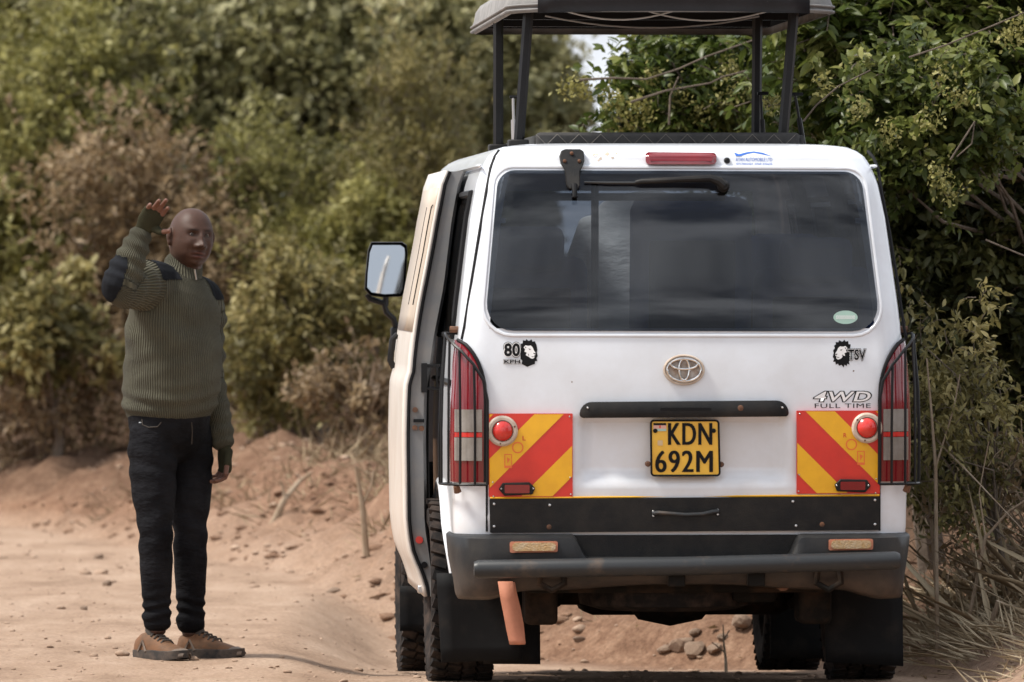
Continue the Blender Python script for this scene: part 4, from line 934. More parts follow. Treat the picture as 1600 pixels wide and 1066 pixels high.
def hand(b, gl, W, e1, e2, e3, curls, thumb, sc=1.0):
    """b: skin, gl: glove; e1 along the hand, e2 towards the thumb, e3 out of the palm"""
    W = Vector(W); e1 = Vector(e1).normalized(); e2 = (Vector(e2) - e1 * e1.dot(Vector(e2))).normalized(); e3 = Vector(e3).normalized()
    e3 = (e3 - e1 * e1.dot(e3) - e2 * e2.dot(e3)).normalized()
    def palm(bb, g):
        loft(bb, [(W - e1 * .03, e2 * (.029 + g), e3 * (.022 + g)), (W + e1 * .005, e2 * (.031 + g), e3 * (.020 + g)), (W + e1 * .04, e2 * (.042 + g), e3 * (.017 + g)), (W + e1 * .085, e2 * (.042 + g), e3 * (.0135 + g)), (W + e1 * .098, e2 * (.040 + g), e3 * (.011 + g))], 18)
    palm(b, 0); palm(gl, .003)
    for k, (off, ln, ra) in enumerate(((.031, .95, .0088), (.0105, 1.05, .0092), (-.0105, 1.0, .0088), (-.031, .8, .0078))):
        p = W + e1 * (.092 - abs(k - 1.3) * .004) + e2 * off * sc; an = R(8); d = e1; pts = [p - e1 * .02]
        spread = e2 * (off * .9)
        for seg, c in zip((.045, .029, .024), curls[k]):
            an += R(c); d = (e1 + spread).normalized() * math.cos(an) + e3 * math.sin(an); pts.append(p); p = p + d * seg * ln
        pts.append(p)
        limb(b, pts, [ra * 1.05, ra * 1.08, ra * 1.0, ra * .93, ra * .85], 10)
        limb(gl, [pts[0], pts[1], pts[1] + (pts[2] - pts[1]) * .35], [ra + .003] * 3, 10)
    p = W + e1 * .028 + e2 * .030; d1 = (e1 * thumb[0] + e2 * thumb[1] + e3 * thumb[2]).normalized(); q = p + d1 * .042; d2 = (d1 * .7 + e1 * .6 + e3 * .15).normalized(); t = q + d2 * .030; u = t + d2 * .022
    limb(b, [p - d1 * .015, p, q, t, u], [.015, .015, .0115, .0105, .009], 10)
    limb(gl, [p - d1 * .015, p, q, q + d2 * .012], [.018, .018, .0145, .0135], 10)
def cloth_mat(name, base, c2, ribs=0, rough=.9, nsc=9, bump=.25, wr=0):
    m = mat(name, base, rough, col2=c2, nscale=nsc, sheen=.05 if ribs else 0, spec=.06); t = m.node_tree; l = t.links.new; b = t.nodes['Principled BSDF']
    tcn = N(t, 'ShaderNodeTexCoord'); nz_ = N(t, 'ShaderNodeTexNoise'); nz_.inputs['Scale'].default_value = 14; nz_.inputs['Detail'].default_value = 5
    mp_ = N(t, 'ShaderNodeMapping'); mp_.inputs['Scale'].default_value = (1, 1, 2.2); l(tcn.outputs['Object'], mp_.inputs[0]); l(mp_.outputs[0], nz_.inputs['Vector'])
    b1 = N(t, 'ShaderNodeBump'); b1.inputs['Strength'].default_value = bump; b1.inputs['Distance'].default_value = .03; l(nz_.outputs[0], b1.inputs['Height']); last = b1
    if ribs:
        at = N(t, 'ShaderNodeAttribute'); at.attribute_name = 'ribdir'; sp = N(t, 'ShaderNodeSeparateXYZ'); l(at.outputs['Vector'], sp.inputs[0])
        an = N(t, 'ShaderNodeMath', operation='ARCTAN2'); l(sp.outputs[0], an.inputs[0]); l(sp.outputs[1], an.inputs[1])
        mu = N(t, 'ShaderNodeMath', operation='MULTIPLY'); l(an.outputs[0], mu.inputs[0]); l(sp.outputs[2], mu.inputs[1])
        si = N(t, 'ShaderNodeMath', operation='SINE'); l(mu.outputs[0], si.inputs[0])
        b2 = N(t, 'ShaderNodeBump'); b2.inputs['Strength'].default_value = 1; b2.inputs['Distance'].default_value = .0026; l(si.outputs[0], b2.inputs['Height']); l(b1.outputs[0], b2.inputs['Normal']); last = b2
        # shade painted into the knit colour: grooves darker, rib crests lighter
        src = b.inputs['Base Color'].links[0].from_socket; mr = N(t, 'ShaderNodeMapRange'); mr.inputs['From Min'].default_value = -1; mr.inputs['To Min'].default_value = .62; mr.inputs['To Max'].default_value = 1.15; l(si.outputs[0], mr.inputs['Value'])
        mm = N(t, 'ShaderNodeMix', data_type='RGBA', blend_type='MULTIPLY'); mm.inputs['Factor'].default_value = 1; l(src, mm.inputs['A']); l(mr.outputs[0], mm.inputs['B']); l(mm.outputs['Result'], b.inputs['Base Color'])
    l(last.outputs[0], b.inputs['Normal']); return m
def skin_mat(name, c, lip, palm):
    m = mat(name, c, .52, spec=.28, bump=.12, bscale=220); t = m.node_tree; l = t.links.new; b = t.nodes['Principled BSDF']
    at = N(t, 'ShaderNodeAttribute'); at.attribute_name = 'tone'; sp = N(t, 'ShaderNodeSeparateXYZ'); l(at.outputs['Vector'], sp.inputs[0])
    nz_ = N(t, 'ShaderNodeTexNoise'); nz_.inputs['Scale'].default_value = 60; tcn = N(t, 'ShaderNodeTexCoord'); l(tcn.outputs['Object'], nz_.inputs['Vector'])
    v = N(t, 'ShaderNodeMix', data_type='RGBA'); v.inputs['A'].default_value = (*[k * .85 for k in c], 1); v.inputs['B'].default_value = (*[k * 1.2 for k in c], 1); l(nz_.outputs[0], v.inputs['Factor'])
    cur = v.outputs['Result']
    for k, cc in enumerate((lip, palm, tuple(x * .35 for x in c))):
        mi = N(t, 'ShaderNodeMix', data_type='RGBA'); l(cur, mi.inputs['A']); mi.inputs['B'].default_value = (*cc, 1); l(sp.outputs[k], mi.inputs['Factor']); cur = mi.outputs['Result']
    l(cur, b.inputs['Base Color']); b.inputs['Subsurface Weight'].default_value = .05; b.inputs['Subsurface Scale'].default_value = .01
    return m
M['skin'] = skin_mat('dark_skin', (.055, .026, .0165), (.10, .036, .029), (.20, .095, .065))
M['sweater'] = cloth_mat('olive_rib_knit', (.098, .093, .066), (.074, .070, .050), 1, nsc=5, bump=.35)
M['patch'] = cloth_mat('navy_cotton_patch', (.011, .012, .014), (.016, .017, .02), 0, bump=.15)
M['jeans'] = cloth_mat('black_denim', (.006, .006, .007), (.015, .015, .0175), 0, rough=.85, nsc=4, bump=.5)
M['glove'] = cloth_mat('olive_glove', (.040, .038, .022), (.028, .027, .017), 0, bump=.2)
M['shoe'] = mat('brown_suede', (.15, .066, .027), .8, col2=(.085, .045, .022), nscale=16, bump=.2, bscale=80)
M['shoe_grey'] = mat('grey_toe_cap', (.17, .125, .095), .7, col2=(.12, .09, .07), nscale=16)
M['sole'] = mat('black_sole', (.025, .022, .02), .8, col2=(.09, .065, .05), nscale=22)
M['lace'] = mat('dark_lace', (.05, .042, .035), .9)
M['eye'] = mat('eye_white', (.26, .22, .20), .3)
M['iris'] = mat('dark_iris', (.012, .008, .006), .15)
M['button'] = mat('metal_rivet', (.5, .5, .5), .35, 1)
# ---- the standing man
MD = 28.6; MX = (290 - 800) / F * MD; MSC = F / MD
GZ = CAMH - (1019 - HOR) / MSC
def J(px, py, v=0.0):
    """photo pixel + metres towards the camera -> world"""
    return P(px, py, MD - v)
f = Vector((.77, -.64, 0)).normalized(); rt = Vector((f.y, -f.x, 0))
if rt.y > 0: rt = -rt            # the man's right: left in the picture and nearer the camera
UP = Vector((0, 0, 1))
def torso_rings(g=0.0, lo=-9):
    T = []
    # py, px centre, half width, half depth
    for py, px, a, d in ((655, 264, .185, .165), (640, 264, .192, .175), (622, 266, .198, .186), (600, 268.5, .200, .192), (570, 270, .203, .188), (540, 271, .208, .178), (510, 272, .212, .168), (485, 273, .208, .158), (465, 276, .190, .142), (450, 279, .160, .120), (438, 282, .115, .098)):
        if py > 640 and lo > 640: continue
        k = max(0, (520 - py) / 88) * .38; T.append((J(px, py), (rt + UP * k) * (a - g), f * (d - g)))
    return T
PELV = [(J(264, 648), rt * .178, f * .152), (J(264, 668), rt * .178, f * .142), (J(265, 690), rt * .168, f * .118), (J(266, 706), rt * .13, f * .09)]
SH_R = J(232, 445, .145); EL_R = J(187, 447, .39); WR_R = J(222, 362, .36)
SH_L = J(317, 474, -.155); EL_L = J(324, 585, -.19); WR_L = J(349, 694, -.10)
HIPR, KNR, ANR = J(238, 715, .075), J(243, 832, .115), J(245, 968, .085)
HIPL, KNL, ANL = J(295, 715, -.085), J(297, 832, -.05), J(298, 972, -.05)
HC = J(298, 373, .03)
HM = frame(HC, (.44, -.89, -.05), (.06, .05, 1))
head_tilt = HM
NECK0 = J(283, 440, -.005)
def arm_pts(S, E, Wp, r):
    S, E, Wp = Vector(S), Vector(E), Vector(Wp)
    return [(*S, r[0]), (*(S * .5 + E * .5), r[1]), (*E, r[2]), (*(E * .6 + Wp * .4), r[3]), (*(E * .1 + Wp * .9), r[4]), (*Wp, r[4])]
b = MB(); gr_ = MB(); gl_ = MB()
head_mesh(b, HM, 1.04)
limb_s(b, [(*NECK0, .072), (*(NECK0 * .5 + HC * .5 - UP * .02), .064), (*(HC - UP * .05), .060)])
loft(b, [(c, a * .93, d * .93) for c, a, d in torso_rings(.012)], 24); loft(b, PELV and [(c, a * .93, d * .93) for c, a, d in PELV], 24)
limb_s(b, arm_pts(SH_R, EL_R, WR_R, (.062, .055, .045, .045, .030))); limb_s(b, arm_pts(SH_L, EL_L, WR_L, (.062, .055, .045, .042, .029)))
for h, k, a in ((HIPR, KNR, ANR), (HIPL, KNL, ANL)): limb_s(b, [(*h, .085), (*(h * .5 + k * .5), .075), (*k, .056), (*(k * .6 + a * .4), .055), (*a, .038), (*(a - UP * .05), .035)])
hR = (J(245, 326, .42) - WR_R)
hand(b, gr_, WR_R + hR.normalized() * .012, hR, (1, -.15, -.1), (.25, -1, .25), ((10, 16, 12), (4, 10, 10), (8, 16, 12), (18, 26, 16)), (.35, .75, .55))
hand(b, gl_, WR_L + Vector((.003, 0, -.012)), (.05, -.05, -1), tuple(f * 1.0 + Vector((-.1, -.4, 0))), (-.75, -.2, .0), ((22, 40, 20), (26, 42, 22), (28, 44, 24), (32, 46, 24)), (.75, .35, .35))
me = fuse(b, .0034, 1, .4)
co = coords(me); Hi = np.array(HM.inverted()); lc = co @ Hi[:3, :3].T + Hi[:3, 3]
gs = lambda cx, cz, sx, sz: np.exp(-((lc[:, 0] - cx) / sx) ** 2 - ((lc[:, 2] - .013 - cz) / sz) ** 2) * (lc[:, 1] > .05)
tone = np.zeros((len(co), 3))
tone[:, 0] = np.clip(1.3 * gs(0, -.074, .026, .011), 0, 1) * .9
tone[:, 2] = np.clip(sum(1.2 * gs(s * .032, .024, .019, .0045) + .7 * gs(s * .032, .010, .016, .004) + .4 * gs(s * .032, .0, .014, .003) for s in (-1, 1)) + 1.2 * gs(0, -.0735, .022, .0030) + .6 * (gs(.009, -.044, .004, .003) + gs(-.009, -.044, .004, .003)), 0, 1) * (np.abs(lc[:, 0]) < .07)
for Wp, e in ((WR_R, hR.normalized()), (WR_L, Vector((.05, -.05, -1)).normalized())):
    s = (co - np.array(Wp)) @ np.array(e); near = np.linalg.norm(co - np.array(Wp), axis=1) < .24
    tone[:, 1] = np.maximum(tone[:, 1], near * np.clip((s - .03) / .05, 0, 1) * (.75 if Wp is WR_R else .5))
setattr_v(me, 'tone', tone)
MAN = link('person', me, M['skin'], sharp=180)
tag(MAN, 'standing man in olive ribbed sweater and black jeans waving his raised gloved hand', 'person')
for s in (-1, 1):
    c = HM @ Vector((s * .0315, .0740, .0185)); eb = MB(); 
    eb.lathe([(-.0112, .0005), (-.01, .0052), (-.0062, .0093), (0, .0112), (.0062, .0093), (.01, .0052), (.0112, .0005)], 16, frame(c, (0, 0, 1), HM.to_3x3() @ Vector((0, 1, 0))) )
    e = eb.build('eye', M['eye'], MAN)
    ib = MB(); gd = (HM.to_3x3() @ Vector((.12 , 1, -.05))).normalized(); ic = c + gd * .0100; Fm = frame(ic, gd, UP)
    ib.add([Fm @ Vector((.0058 * math.cos(t), .0018, .0058 * math.sin(t))) for t in np.linspace(0, 2 * math.pi, 16, endpoint=False)] + [Fm @ Vector((0, .0026, 0))], [(i, (i + 1) % 16, 16) for i in range(16)]); ib.build('iris', M['iris'], e)
# gloves
for nm, q in (('glove', gr_), ('glove', gl_)):
    link(nm, fuse(q, .0035, 2, .4), M['glove'], MAN, sharp=180)
# sweater
b = MB(); loft(b, torso_rings(0)[1:], 32)
armR = [(*J(248, 452, .06), .105), (*SH_R, .096), (*(SH_R * .5 + EL_R * .5), .088), (*(EL_R + Vector((0, 0, -.004))), .070), (*(EL_R * .6 + WR_R * .4), .064), (*(EL_R * .25 + WR_R * .75), .053), (*(WR_R - hR.normalized() * .006), .043)]
armL = [(*J(300, 468, -.10), .10), (*SH_L, .086), (*(SH_L * .5 + EL_L * .5), .080), (*EL_L, .068), (*(EL_L * .55 + WR_L * .45), .060), (*(EL_L * .2 + WR_L * .8), .052), (*WR_L, .046)]
limb_s(b, armR, 5); limb_s(b, armL, 5)
limb_s(b, [(*J(280, 450, .0), .105), (*J(283, 432, .0), .088), (*J(286, 418, .0), .079), (*J(286, 408, -.01), .077)], 4)
me = fuse(b, .006, 3, .5)
def finish_sweater(me):
    co = coords(me)
    # soft folds: sag above the hem, creases at the elbow and armpit
    z = co[:, 2]; hem = J(264, 648).z
    rel = co - np.array(J(268, 600)); u = rel @ np.array(rt); d = rel @ np.array(f); ang = np.arctan2(u, d)
    nrm = np.empty(len(co) * 3, np.float32); me.vertices.foreach_get('normal', nrm); nrm = nrm.reshape(-1, 3)
    fold = .006 * np.sin((z - hem) * 95 + 2.2 * np.sin(ang * 2)) * np.exp(-((z - hem - .05) / .05) ** 2)
    fold += .007 * np.sin(((co @ np.array([.55, 0, .8])) * 46 + 1.3 * np.sin(ang * 2))) * np.exp(-((z - J(0, 510).z) / .10) ** 2) * (armfree := 1.0)
    fold += .005 * np.sin((z * 70 + ang * 4)) * np.exp(-((z - J(0, 560).z) / .12) ** 2) * .5
    def near_seg(A, B):
        A = np.array(A); B = np.array(B); t = np.clip(((co - A) @ (B - A)) / ((B - A) @ (B - A)), 0, 1); q = A + t[:, None] * (B - A); return np.linalg.norm(co - q, axis=1), t
    dR1, tR1 = near_seg(SH_R, EL_R); dR2, tR2 = near_seg(EL_R, WR_R); dL1, tL1 = near_seg(SH_L, EL_L); dL2, tL2 = near_seg(EL_L, WR_L)
    for dd, tt, k in ((dR1, tR1, 3.0), (dR2, tR2, 4.5), (dL1, tL1, 4), (dL2, tL2, 5)):
        fold += .0045 * np.sin(tt * 2 * math.pi * k + 1.5 * np.sin(ang * 3)) * (dd < .10) * sstep(.02, .15, tt) * (1 - sstep(.9, 1, tt))
    co2 = co + nrm * fold[:, None]; me.vertices.foreach_set('co', co2.astype(np.float32).ravel())
    # rib direction: (a, b, count) around the nearest bone
    rib = np.zeros((len(co), 3)); rib[:, 0] = u; rib[:, 1] = d; rib[:, 2] = 124
    armm = np.minimum(np.minimum(dR1, dR2), np.minimum(dL1, dL2))
    for A, B, dd, tt, lim in ((SH_R, EL_R, dR1, tR1, .105), (EL_R, WR_R, dR2, tR2, .085), (SH_L, EL_L, dL1, tL1, .09), (EL_L, WR_L, dL2, tL2, .08)):
        A = Vector(A); B = Vector(B); t = (B - A).normalized(); x = Vector((.31, .9, .2)).cross(t).normalized(); y = t.cross(x)
        m_ = (dd < lim) & (dd <= armm + 1e-6) & (tt > .12); r = co - np.array(A)
        rib[m_, 0] = (r @ np.array(x))[m_]; rib[m_, 1] = (r @ np.array(y))[m_]; rib[m_, 2] = 46
    # collar ribs
    cz = J(0, 436).z; m_ = (z > cz) & (np.linalg.norm((co - np.array(J(286, 415)))[:, :2], axis=1) < .11)
    r = co - np.array(J(286, 415)); rib[m_, 0] = (r @ np.array(rt))[m_]; rib[m_, 1] = (r @ np.array(f))[m_]; rib[m_, 2] = 52
    setattr_v(me, 'ribdir', rib); me.update(); return co2, nrm
sco, snr = finish_sweater(me)
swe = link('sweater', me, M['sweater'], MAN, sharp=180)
def cut_patch(name, sel, off=.0035):
    """a sewn-on patch: the sweater faces picked by sel, lifted off the knit"""
    n = len(me.polygons); k = np.empty(len(me.loops), np.int32); me.loops.foreach_get('vertex_index', k); q = k.reshape(-1, 4)
    fcn = sco[q].mean(1); keep = sel(fcn); q = q[keep]
    if not len(q): return
    used, inv = np.unique(q, return_inverse=True); link(name, np_mesh(name, sco[used] + snr[used] * off, inv.reshape(-1, 4)), M['patch'], swe, sharp=180)
elb = np.array(EL_R + Vector((-.05, -.03, .02)))
def elsel(c):
    d = (EL_R - WR_R).normalized(); r = c - np.array(EL_R); a = r @ np.array(d); ou = r @ np.array(Vector((-.75, -.35, .25)).normalized())
    return (np.abs(a) < .105) & (ou > .018) & (np.linalg.norm(r, axis=1) < .125)
cut_patch('elbow_patch', elsel)
def shsel(c):
    A = np.array(J(238, 420, .09)); r = c - A; u = (c - np.array(NECK0)) @ np.array(rt)
    return (c[:, 2] > J(0, 437).z) & (u > .095) & (u < .22) & (np.linalg.norm(c - np.array(SH_R), axis=1) < .15)
cut_patch('shoulder_patch', shsel)
def shsel2(c):
    u = (c - np.array(NECK0)) @ np.array(rt); return (c[:, 2] > J(0, 468).z) & (u < -.115) & (u > -.24)
cut_patch('shoulder_patch', shsel2)
zb = MB(); cz = [J(304 + k * 1.3, 421 + k * 8, .10 - .008 * k) for k in range(3)]; zb.tube(cz, .004, 6); zb.build('zip', M['button'], swe)
# jeans
b = MB(); loft(b, [(c, a * 1.0, d * 1.0) for c, a, d in [(J(264, 640), rt * .176, f * .160)] + PELV[1:]], 28)
for h, k, a, w_ in ((HIPR, KNR, ANR, 0), (HIPL, KNL, ANL, 1)):
    h, k, a = Vector(h), Vector(k), Vector(a)
    limb_s(b, [(*(h + UP * .12), .088), (*(h + UP * .05), .096), (*h, .096), (*(h * .5 + k * .5), .088), (*(h * .2 + k * .8), .073), (*k, .068), (*(k * .7 + a * .3), .067), (*(k * .35 + a * .65), .060), (*(k * .12 + a * .88), .054), (*(a + UP * .005), .058), (*(a - UP * .022), .055)], 5, 20)
me2 = fuse(b, .0065, 3, .5)
co = coords(me2); nrm = np.empty(len(co) * 3, np.float32); me2.vertices.foreach_get('normal', nrm); nrm = nrm.reshape(-1, 3); z = co[:, 2]; xx = co[:, 0] * 9 + co[:, 1] * 7
fold = .0035 * np.sin(z * 105 + 4 * np.sin(xx * 1.3) + 1.7 * np.sin(z * 31)) * np.exp(-((z - ANR.z - .03) / .06) ** 2) * 1.5 + .004 * np.sin(z * 62 + 3.4 * np.sin(xx * 1.3)) * np.exp(-((z - KNR.z) / .10) ** 2) + .004 * np.sin(z * 70 + xx * 2.2) * np.exp(-((z - J(0, 720).z) / .08) ** 2)
me2.vertices.foreach_set('co', (co + nrm * fold[:, None]).astype(np.float32).ravel()); me2.update()
jn = link('jeans', me2, M['jeans'], MAN, sharp=180)
for pts in ([(222, 655), (223, 664), (232, 668), (246, 667), (252, 660)], [(299, 660), (300, 676), (299, 694)]):
    def _cast(px, py):
        o_ = camo.location; d_ = (P(px, py, 30) - o_).normalized(); ok, loc, n_, _ = jn.ray_cast(o_, d_); return (loc + n_ * .0015) if ok else J(px, py, .2)
    sb = MB(); sb.tube([_cast(*p) for p in pts], .0022, 5); sb.build('pocket_seam', M['lace'], jn)
bb = MB(); bb.lathe([(0, .006), (.003, .005), (.005, .001)], 10, frame(J(219, 661, .245), (0, 0, 1), (0, 1, 0)) @ Matrix.Rotation(R(90), 4, 'Z')); bb.build('rivet', M['button'], jn)
# shoes
def shoe(heel, toe):
    heel = Vector(heel); toe = Vector(toe); d = toe - heel; Ls = d.length; d.normalize(); sd_ = d.cross(UP).normalized()
    g0 = 0.0
    up_ = MB(); prof = [(.0, .030, .055), (.04, .040, .085), (.12, .043, .100), (.22, .043, .108), (.34, .042, .100), (.48, .042, .082), (.62, .046, .066), (.76, .049, .054), (.88, .044, .044), (.96, .032, .034), (1.0, .018, .026)]
    vs = []; n = 14
    for t, wd, h in prof:
        c = heel + d * Ls * t
        for k in range(n):
            a = math.pi * k / (n - 1); ca = math.cos(a); sa = max(0, math.sin(a))
            vs.append(c + sd_ * wd * math.copysign(abs(ca) ** .7, ca) + UP * (.016 + (h - .016) * sa ** .75))
    m_ = len(prof); up_.add(vs, [(i * n + k, i * n + k + 1, (i + 1) * n + k + 1, (i + 1) * n + k) for i in range(m_ - 1) for k in range(n - 1)] + [tuple(range(n)), tuple((m_ - 1) * n + k for k in range(n))])
    sh = up_.build('shoe', M['shoe'], MAN, sharp=70)
    so_ = MB(); vs = []; outl = [(-.02, 0)] + [(t, wd + .005) for t, wd, h in prof[1:-1]] + [(1.03, 0)]
    for z0 in (0.0, .016, .034):
        gsc = 1 if z0 else .96
        for sg in (1, -1):
            rr_ = outl if sg > 0 else outl[::-1]
            for t, wd in rr_:
                vs.append(heel + d * Ls * t + sd_ * sg * wd * gsc + UP * (z0 + .014 * max(0, t - .8) * 4 * (1 if z0 == 0 else .6)))
    k = len(outl) * 2; so_.add(vs, [(j * k + i, j * k + (i + 1) % k, (j + 1) * k + (i + 1) % k, (j + 1) * k + i) for j in range(2) for i in range(k)] + [tuple(range(k)), tuple(2 * k + i for i in range(k))]); so_.build('sole', M['sole'], sh, sharp=50)
    tp = MB(); vs = []
    for t, wd, h in prof[7:]:
        c = heel + d * Ls * t
        for q in range(n):
            a = math.pi * q / (n - 1); ca = math.cos(a); vs.append(c + d * .003 + sd_ * (wd + .002) * math.copysign(abs(ca) ** .7, ca) + UP * (.016 + (h + .002 - .016) * max(0, math.sin(a)) ** .75 * (.62 if t < .8 else 1) + .001))
    tp.add(vs, [(i * n + q, i * n + q + 1, (i + 1) * n + q + 1, (i + 1) * n + q) for i in range(3) for q in range(n - 1)]); tp.build('toe_cap', M['shoe_grey'], sh, sharp=70)
    lc_ = MB()
    for t, w0, h in ((.36, .028, .099), (.43, .028, .091), (.50, .028, .082), (.57, .027, .074)):
        c = heel + d * Ls * t
        lc_.tube([c + sd_ * w0 + UP * (h - .010), c + sd_ * w0 * .5 + UP * (h + .003), c - sd_ * w0 * .5 + d * .014 + UP * (h + .001), c - sd_ * w0 + d * .014 + UP * (h - .014)], .004, 6)
    lc_.build('laces', M['lace'], sh)
    tg = MB(); c = heel + d * Ls * .31; tg.tube([c + UP * .09, c + UP * .115 - d * .012, c + UP * .135 - d * .016], [.026, .028, .024], 10); tg.build('tongue', M['lace'], sh)
    st_ = MB()       # stripe on the outer side
    for sg in (1, -1):
        pts = [heel + d * Ls * t + sd_ * sg * (w_ + .003) + UP * z_ for t, w_, z_ in ((.16, .043, .03), (.24, .040, .07), (.32, .043, .03))]
        st_.tube(pts, .006, 5)
    st_.build('side_stripe', M['shoe_grey'], sh)
zR = H(ANR.x, ANR.y)
hr = Vector((J(217, 1019, .06).x, ANR.y + .06, 0)); tr_ = hr + Vector((.68, -.73, 0)).normalized() * .285
hl = Vector((J(279, 1019, 0).x, ANL.y + .03, 0)); tl_ = hl + Vector((.90, -.44, 0)).normalized() * .285
for h_, t_ in ((hr, tr_), (hl, tl_)):
    zg = max(H(h_.x, h_.y), H(t_.x, t_.y), H((h_.x + t_.x) / 2, (h_.y + t_.y) / 2)) - .004; h_.z = zg; t_.z = zg; shoe(h_, t_)
print('man ground', GZ, zR, ANR, hr)
# ---- the passenger bending inside the van (van coordinates turned into the world)
Mv = Matrix.Translation(VAN.location) @ Matrix.Rotation(VAN.rotation_euler.z, 4, 'Z')
def vl(x, y, z): return Mv @ Vector((x, y, z))
M['shirt'] = cloth_mat('pale_shirt', (.78, .76, .72), (.66, .65, .62), 0, nsc=8, bump=.5)
M['khaki'] = cloth_mat('khaki_trousers', (.22, .19, .14), (.18, .15, .11), 0)
px_, py_ = -.04, 1.62
b = MB(); fw = Mv.to_3x3() @ Vector((.15, 1, 0)); sdv = Mv.to_3x3() @ Vector((1, 0, 0))
hd_c = vl(px_ + .14, py_ + .46, 1.66); PM = frame(hd_c, fw + Vector((0, 0, -.5)), UP); head_mesh(b, PM)
limb_s(b, [(*vl(px_ + .08, py_ + .27, 1.68), .055), (*hd_c, .055)])
def pt_torso(bb, g):
    loft(bb, [(vl(px_, py_, 1.18), sdv * (.17 + g), fw * (.12 + g)), (vl(px_, py_ + .01, 1.42), sdv * (.18 + g), fw * (.12 + g)), (vl(px_ + .02, py_ + .05, 1.60), sdv * (.20 + g), (fw * .9 + UP * -.3).normalized() * (.12 + g)), (vl(px_ + .05, py_ + .14, 1.74), sdv * (.20 + g), (fw * .5 - UP * .7).normalized() * (.11 + g)), (vl(px_ + .08, py_ + .25, 1.76), sdv * (.12 + g), (fw * .3 - UP * .8).normalized() * (.08 + g))], 22)
def p_arms(bb, r0, r1, upto=1):
    for s, hx, hy, hz in ((-1, -.03, .5, 1.15), (1, .18, .5, 1.2)):
        A = vl(px_ + .05 + s * .20, py_ + .14, 1.70); E = vl(px_ + s * .25, py_ + .10, 1.42); Wp = vl(px_ + s * .24 + hx, py_ + .32, 1.16)
        limb_s(bb, [(*A, r0), (*E, (r0 + r1) / 2), (*Wp, r1)] if not upto else [(*A, r0), (*(A * .4 + E * .6), r0)])
        if upto:
            tmp = MB(); hand(bb, tmp, Wp, Wp - E, sdv * (-s), (0, 0, -1) if s < 0 else (0, 0, -1), ((25, 30, 20),) * 4, (.6, .6, .3))
def p_legs(bb, g):
    loft(bb, [(vl(px_, py_, 1.18), sdv * (.16 + g), fw * (.12 + g)), (vl(px_, py_, 1.06), sdv * (.17 + g), fw * (.125 + g))], 20)
    for s in (-1, 1): limb_s(bb, [(*vl(px_ + s * .09, py_, 1.06), .085 + g), (*vl(px_ + s * .09, py_ + .03, .86), .06 + g), (*vl(px_ + s * .09, py_, .70), .045 + g), (*vl(px_ + s * .09, py_ , .65), .04 + g)])
pt_torso(b, -.012); p_arms(b, .048, .030); p_legs(b, -.01)
for s in (-1, 1): limb(b, [vl(px_ + s * .09, py_ - .04, .655), vl(px_ + s * .09, py_ + .16, .650)], [.036, .030])
me3 = fuse(b, .007, 2, .4); setattr_v(me3, 'tone', np.zeros((len(me3.vertices), 3))); PAS = link('person', me3, M['skin'], sharp=180)
tag(PAS, 'person in pale shirt bending over inside the van, seen through rear window', 'person')
b = MB(); pt_torso(b, .006); p_arms(b, .066, .05, 0); link('shirt', fuse(b, .009, 3), M['shirt'], PAS, sharp=180)
b = MB(); p_legs(b, .008); link('trousers', fuse(b, .009, 3), M['khaki'], PAS, sharp=180)
# ================================================================== plants, stones, litter
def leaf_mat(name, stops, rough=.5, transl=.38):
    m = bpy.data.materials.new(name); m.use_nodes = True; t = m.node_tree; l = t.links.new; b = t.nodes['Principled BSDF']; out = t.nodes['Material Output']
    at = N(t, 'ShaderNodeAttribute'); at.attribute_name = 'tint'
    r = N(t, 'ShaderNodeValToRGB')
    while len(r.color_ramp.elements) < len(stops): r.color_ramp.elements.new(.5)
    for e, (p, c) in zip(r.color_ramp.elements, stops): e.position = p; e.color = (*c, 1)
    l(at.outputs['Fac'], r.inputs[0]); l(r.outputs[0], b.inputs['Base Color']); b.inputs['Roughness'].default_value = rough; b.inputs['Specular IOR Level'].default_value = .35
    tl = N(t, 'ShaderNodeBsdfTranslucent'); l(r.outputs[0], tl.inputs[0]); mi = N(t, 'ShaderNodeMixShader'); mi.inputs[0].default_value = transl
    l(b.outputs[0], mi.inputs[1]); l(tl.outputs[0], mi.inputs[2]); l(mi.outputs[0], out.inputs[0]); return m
M['bark'] = mat('grey_brown_bark', (.10, .075, .055), .9, col2=(.16, .125, .095), nscale=20, bump=.4, bscale=60)
M['twig'] = mat('dry_twig', (.24, .17, .11), .9, col2=(.32, .25, .18), nscale=14)
M['lf_olive'] = leaf_mat('olive_leaves', [(0, (0.085, 0.082, 0.020)), (.5, (0.193, 0.179, 0.049)), (.8, (0.314, 0.293, 0.099)), (1, (0.460, 0.426, 0.170))])
M['lf_grey'] = leaf_mat('grey_green_leaves', [(0, (0.101, 0.100, 0.040)), (.5, (0.240, 0.226, 0.099)), (.8, (0.392, 0.371, 0.192)), (1, (0.547, 0.517, 0.305))])
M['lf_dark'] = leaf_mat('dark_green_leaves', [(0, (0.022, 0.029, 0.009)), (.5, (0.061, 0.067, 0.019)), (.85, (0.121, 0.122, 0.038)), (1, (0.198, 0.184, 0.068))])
M['lf_yel'] = leaf_mat('yellow_green_leaves', [(0, (0.086, 0.076, 0.025)), (.5, (0.192, 0.166, 0.058)), (.85, (0.298, 0.254, 0.099)), (1, (0.407, 0.344, 0.150))])
M['lf_brown'] = leaf_mat('brown_dry_leaves', [(0, (0.108, 0.068, 0.035)), (.5, (0.216, 0.148, 0.077)), (.85, (0.326, 0.239, 0.134)), (1, (0.423, 0.319, 0.191))])
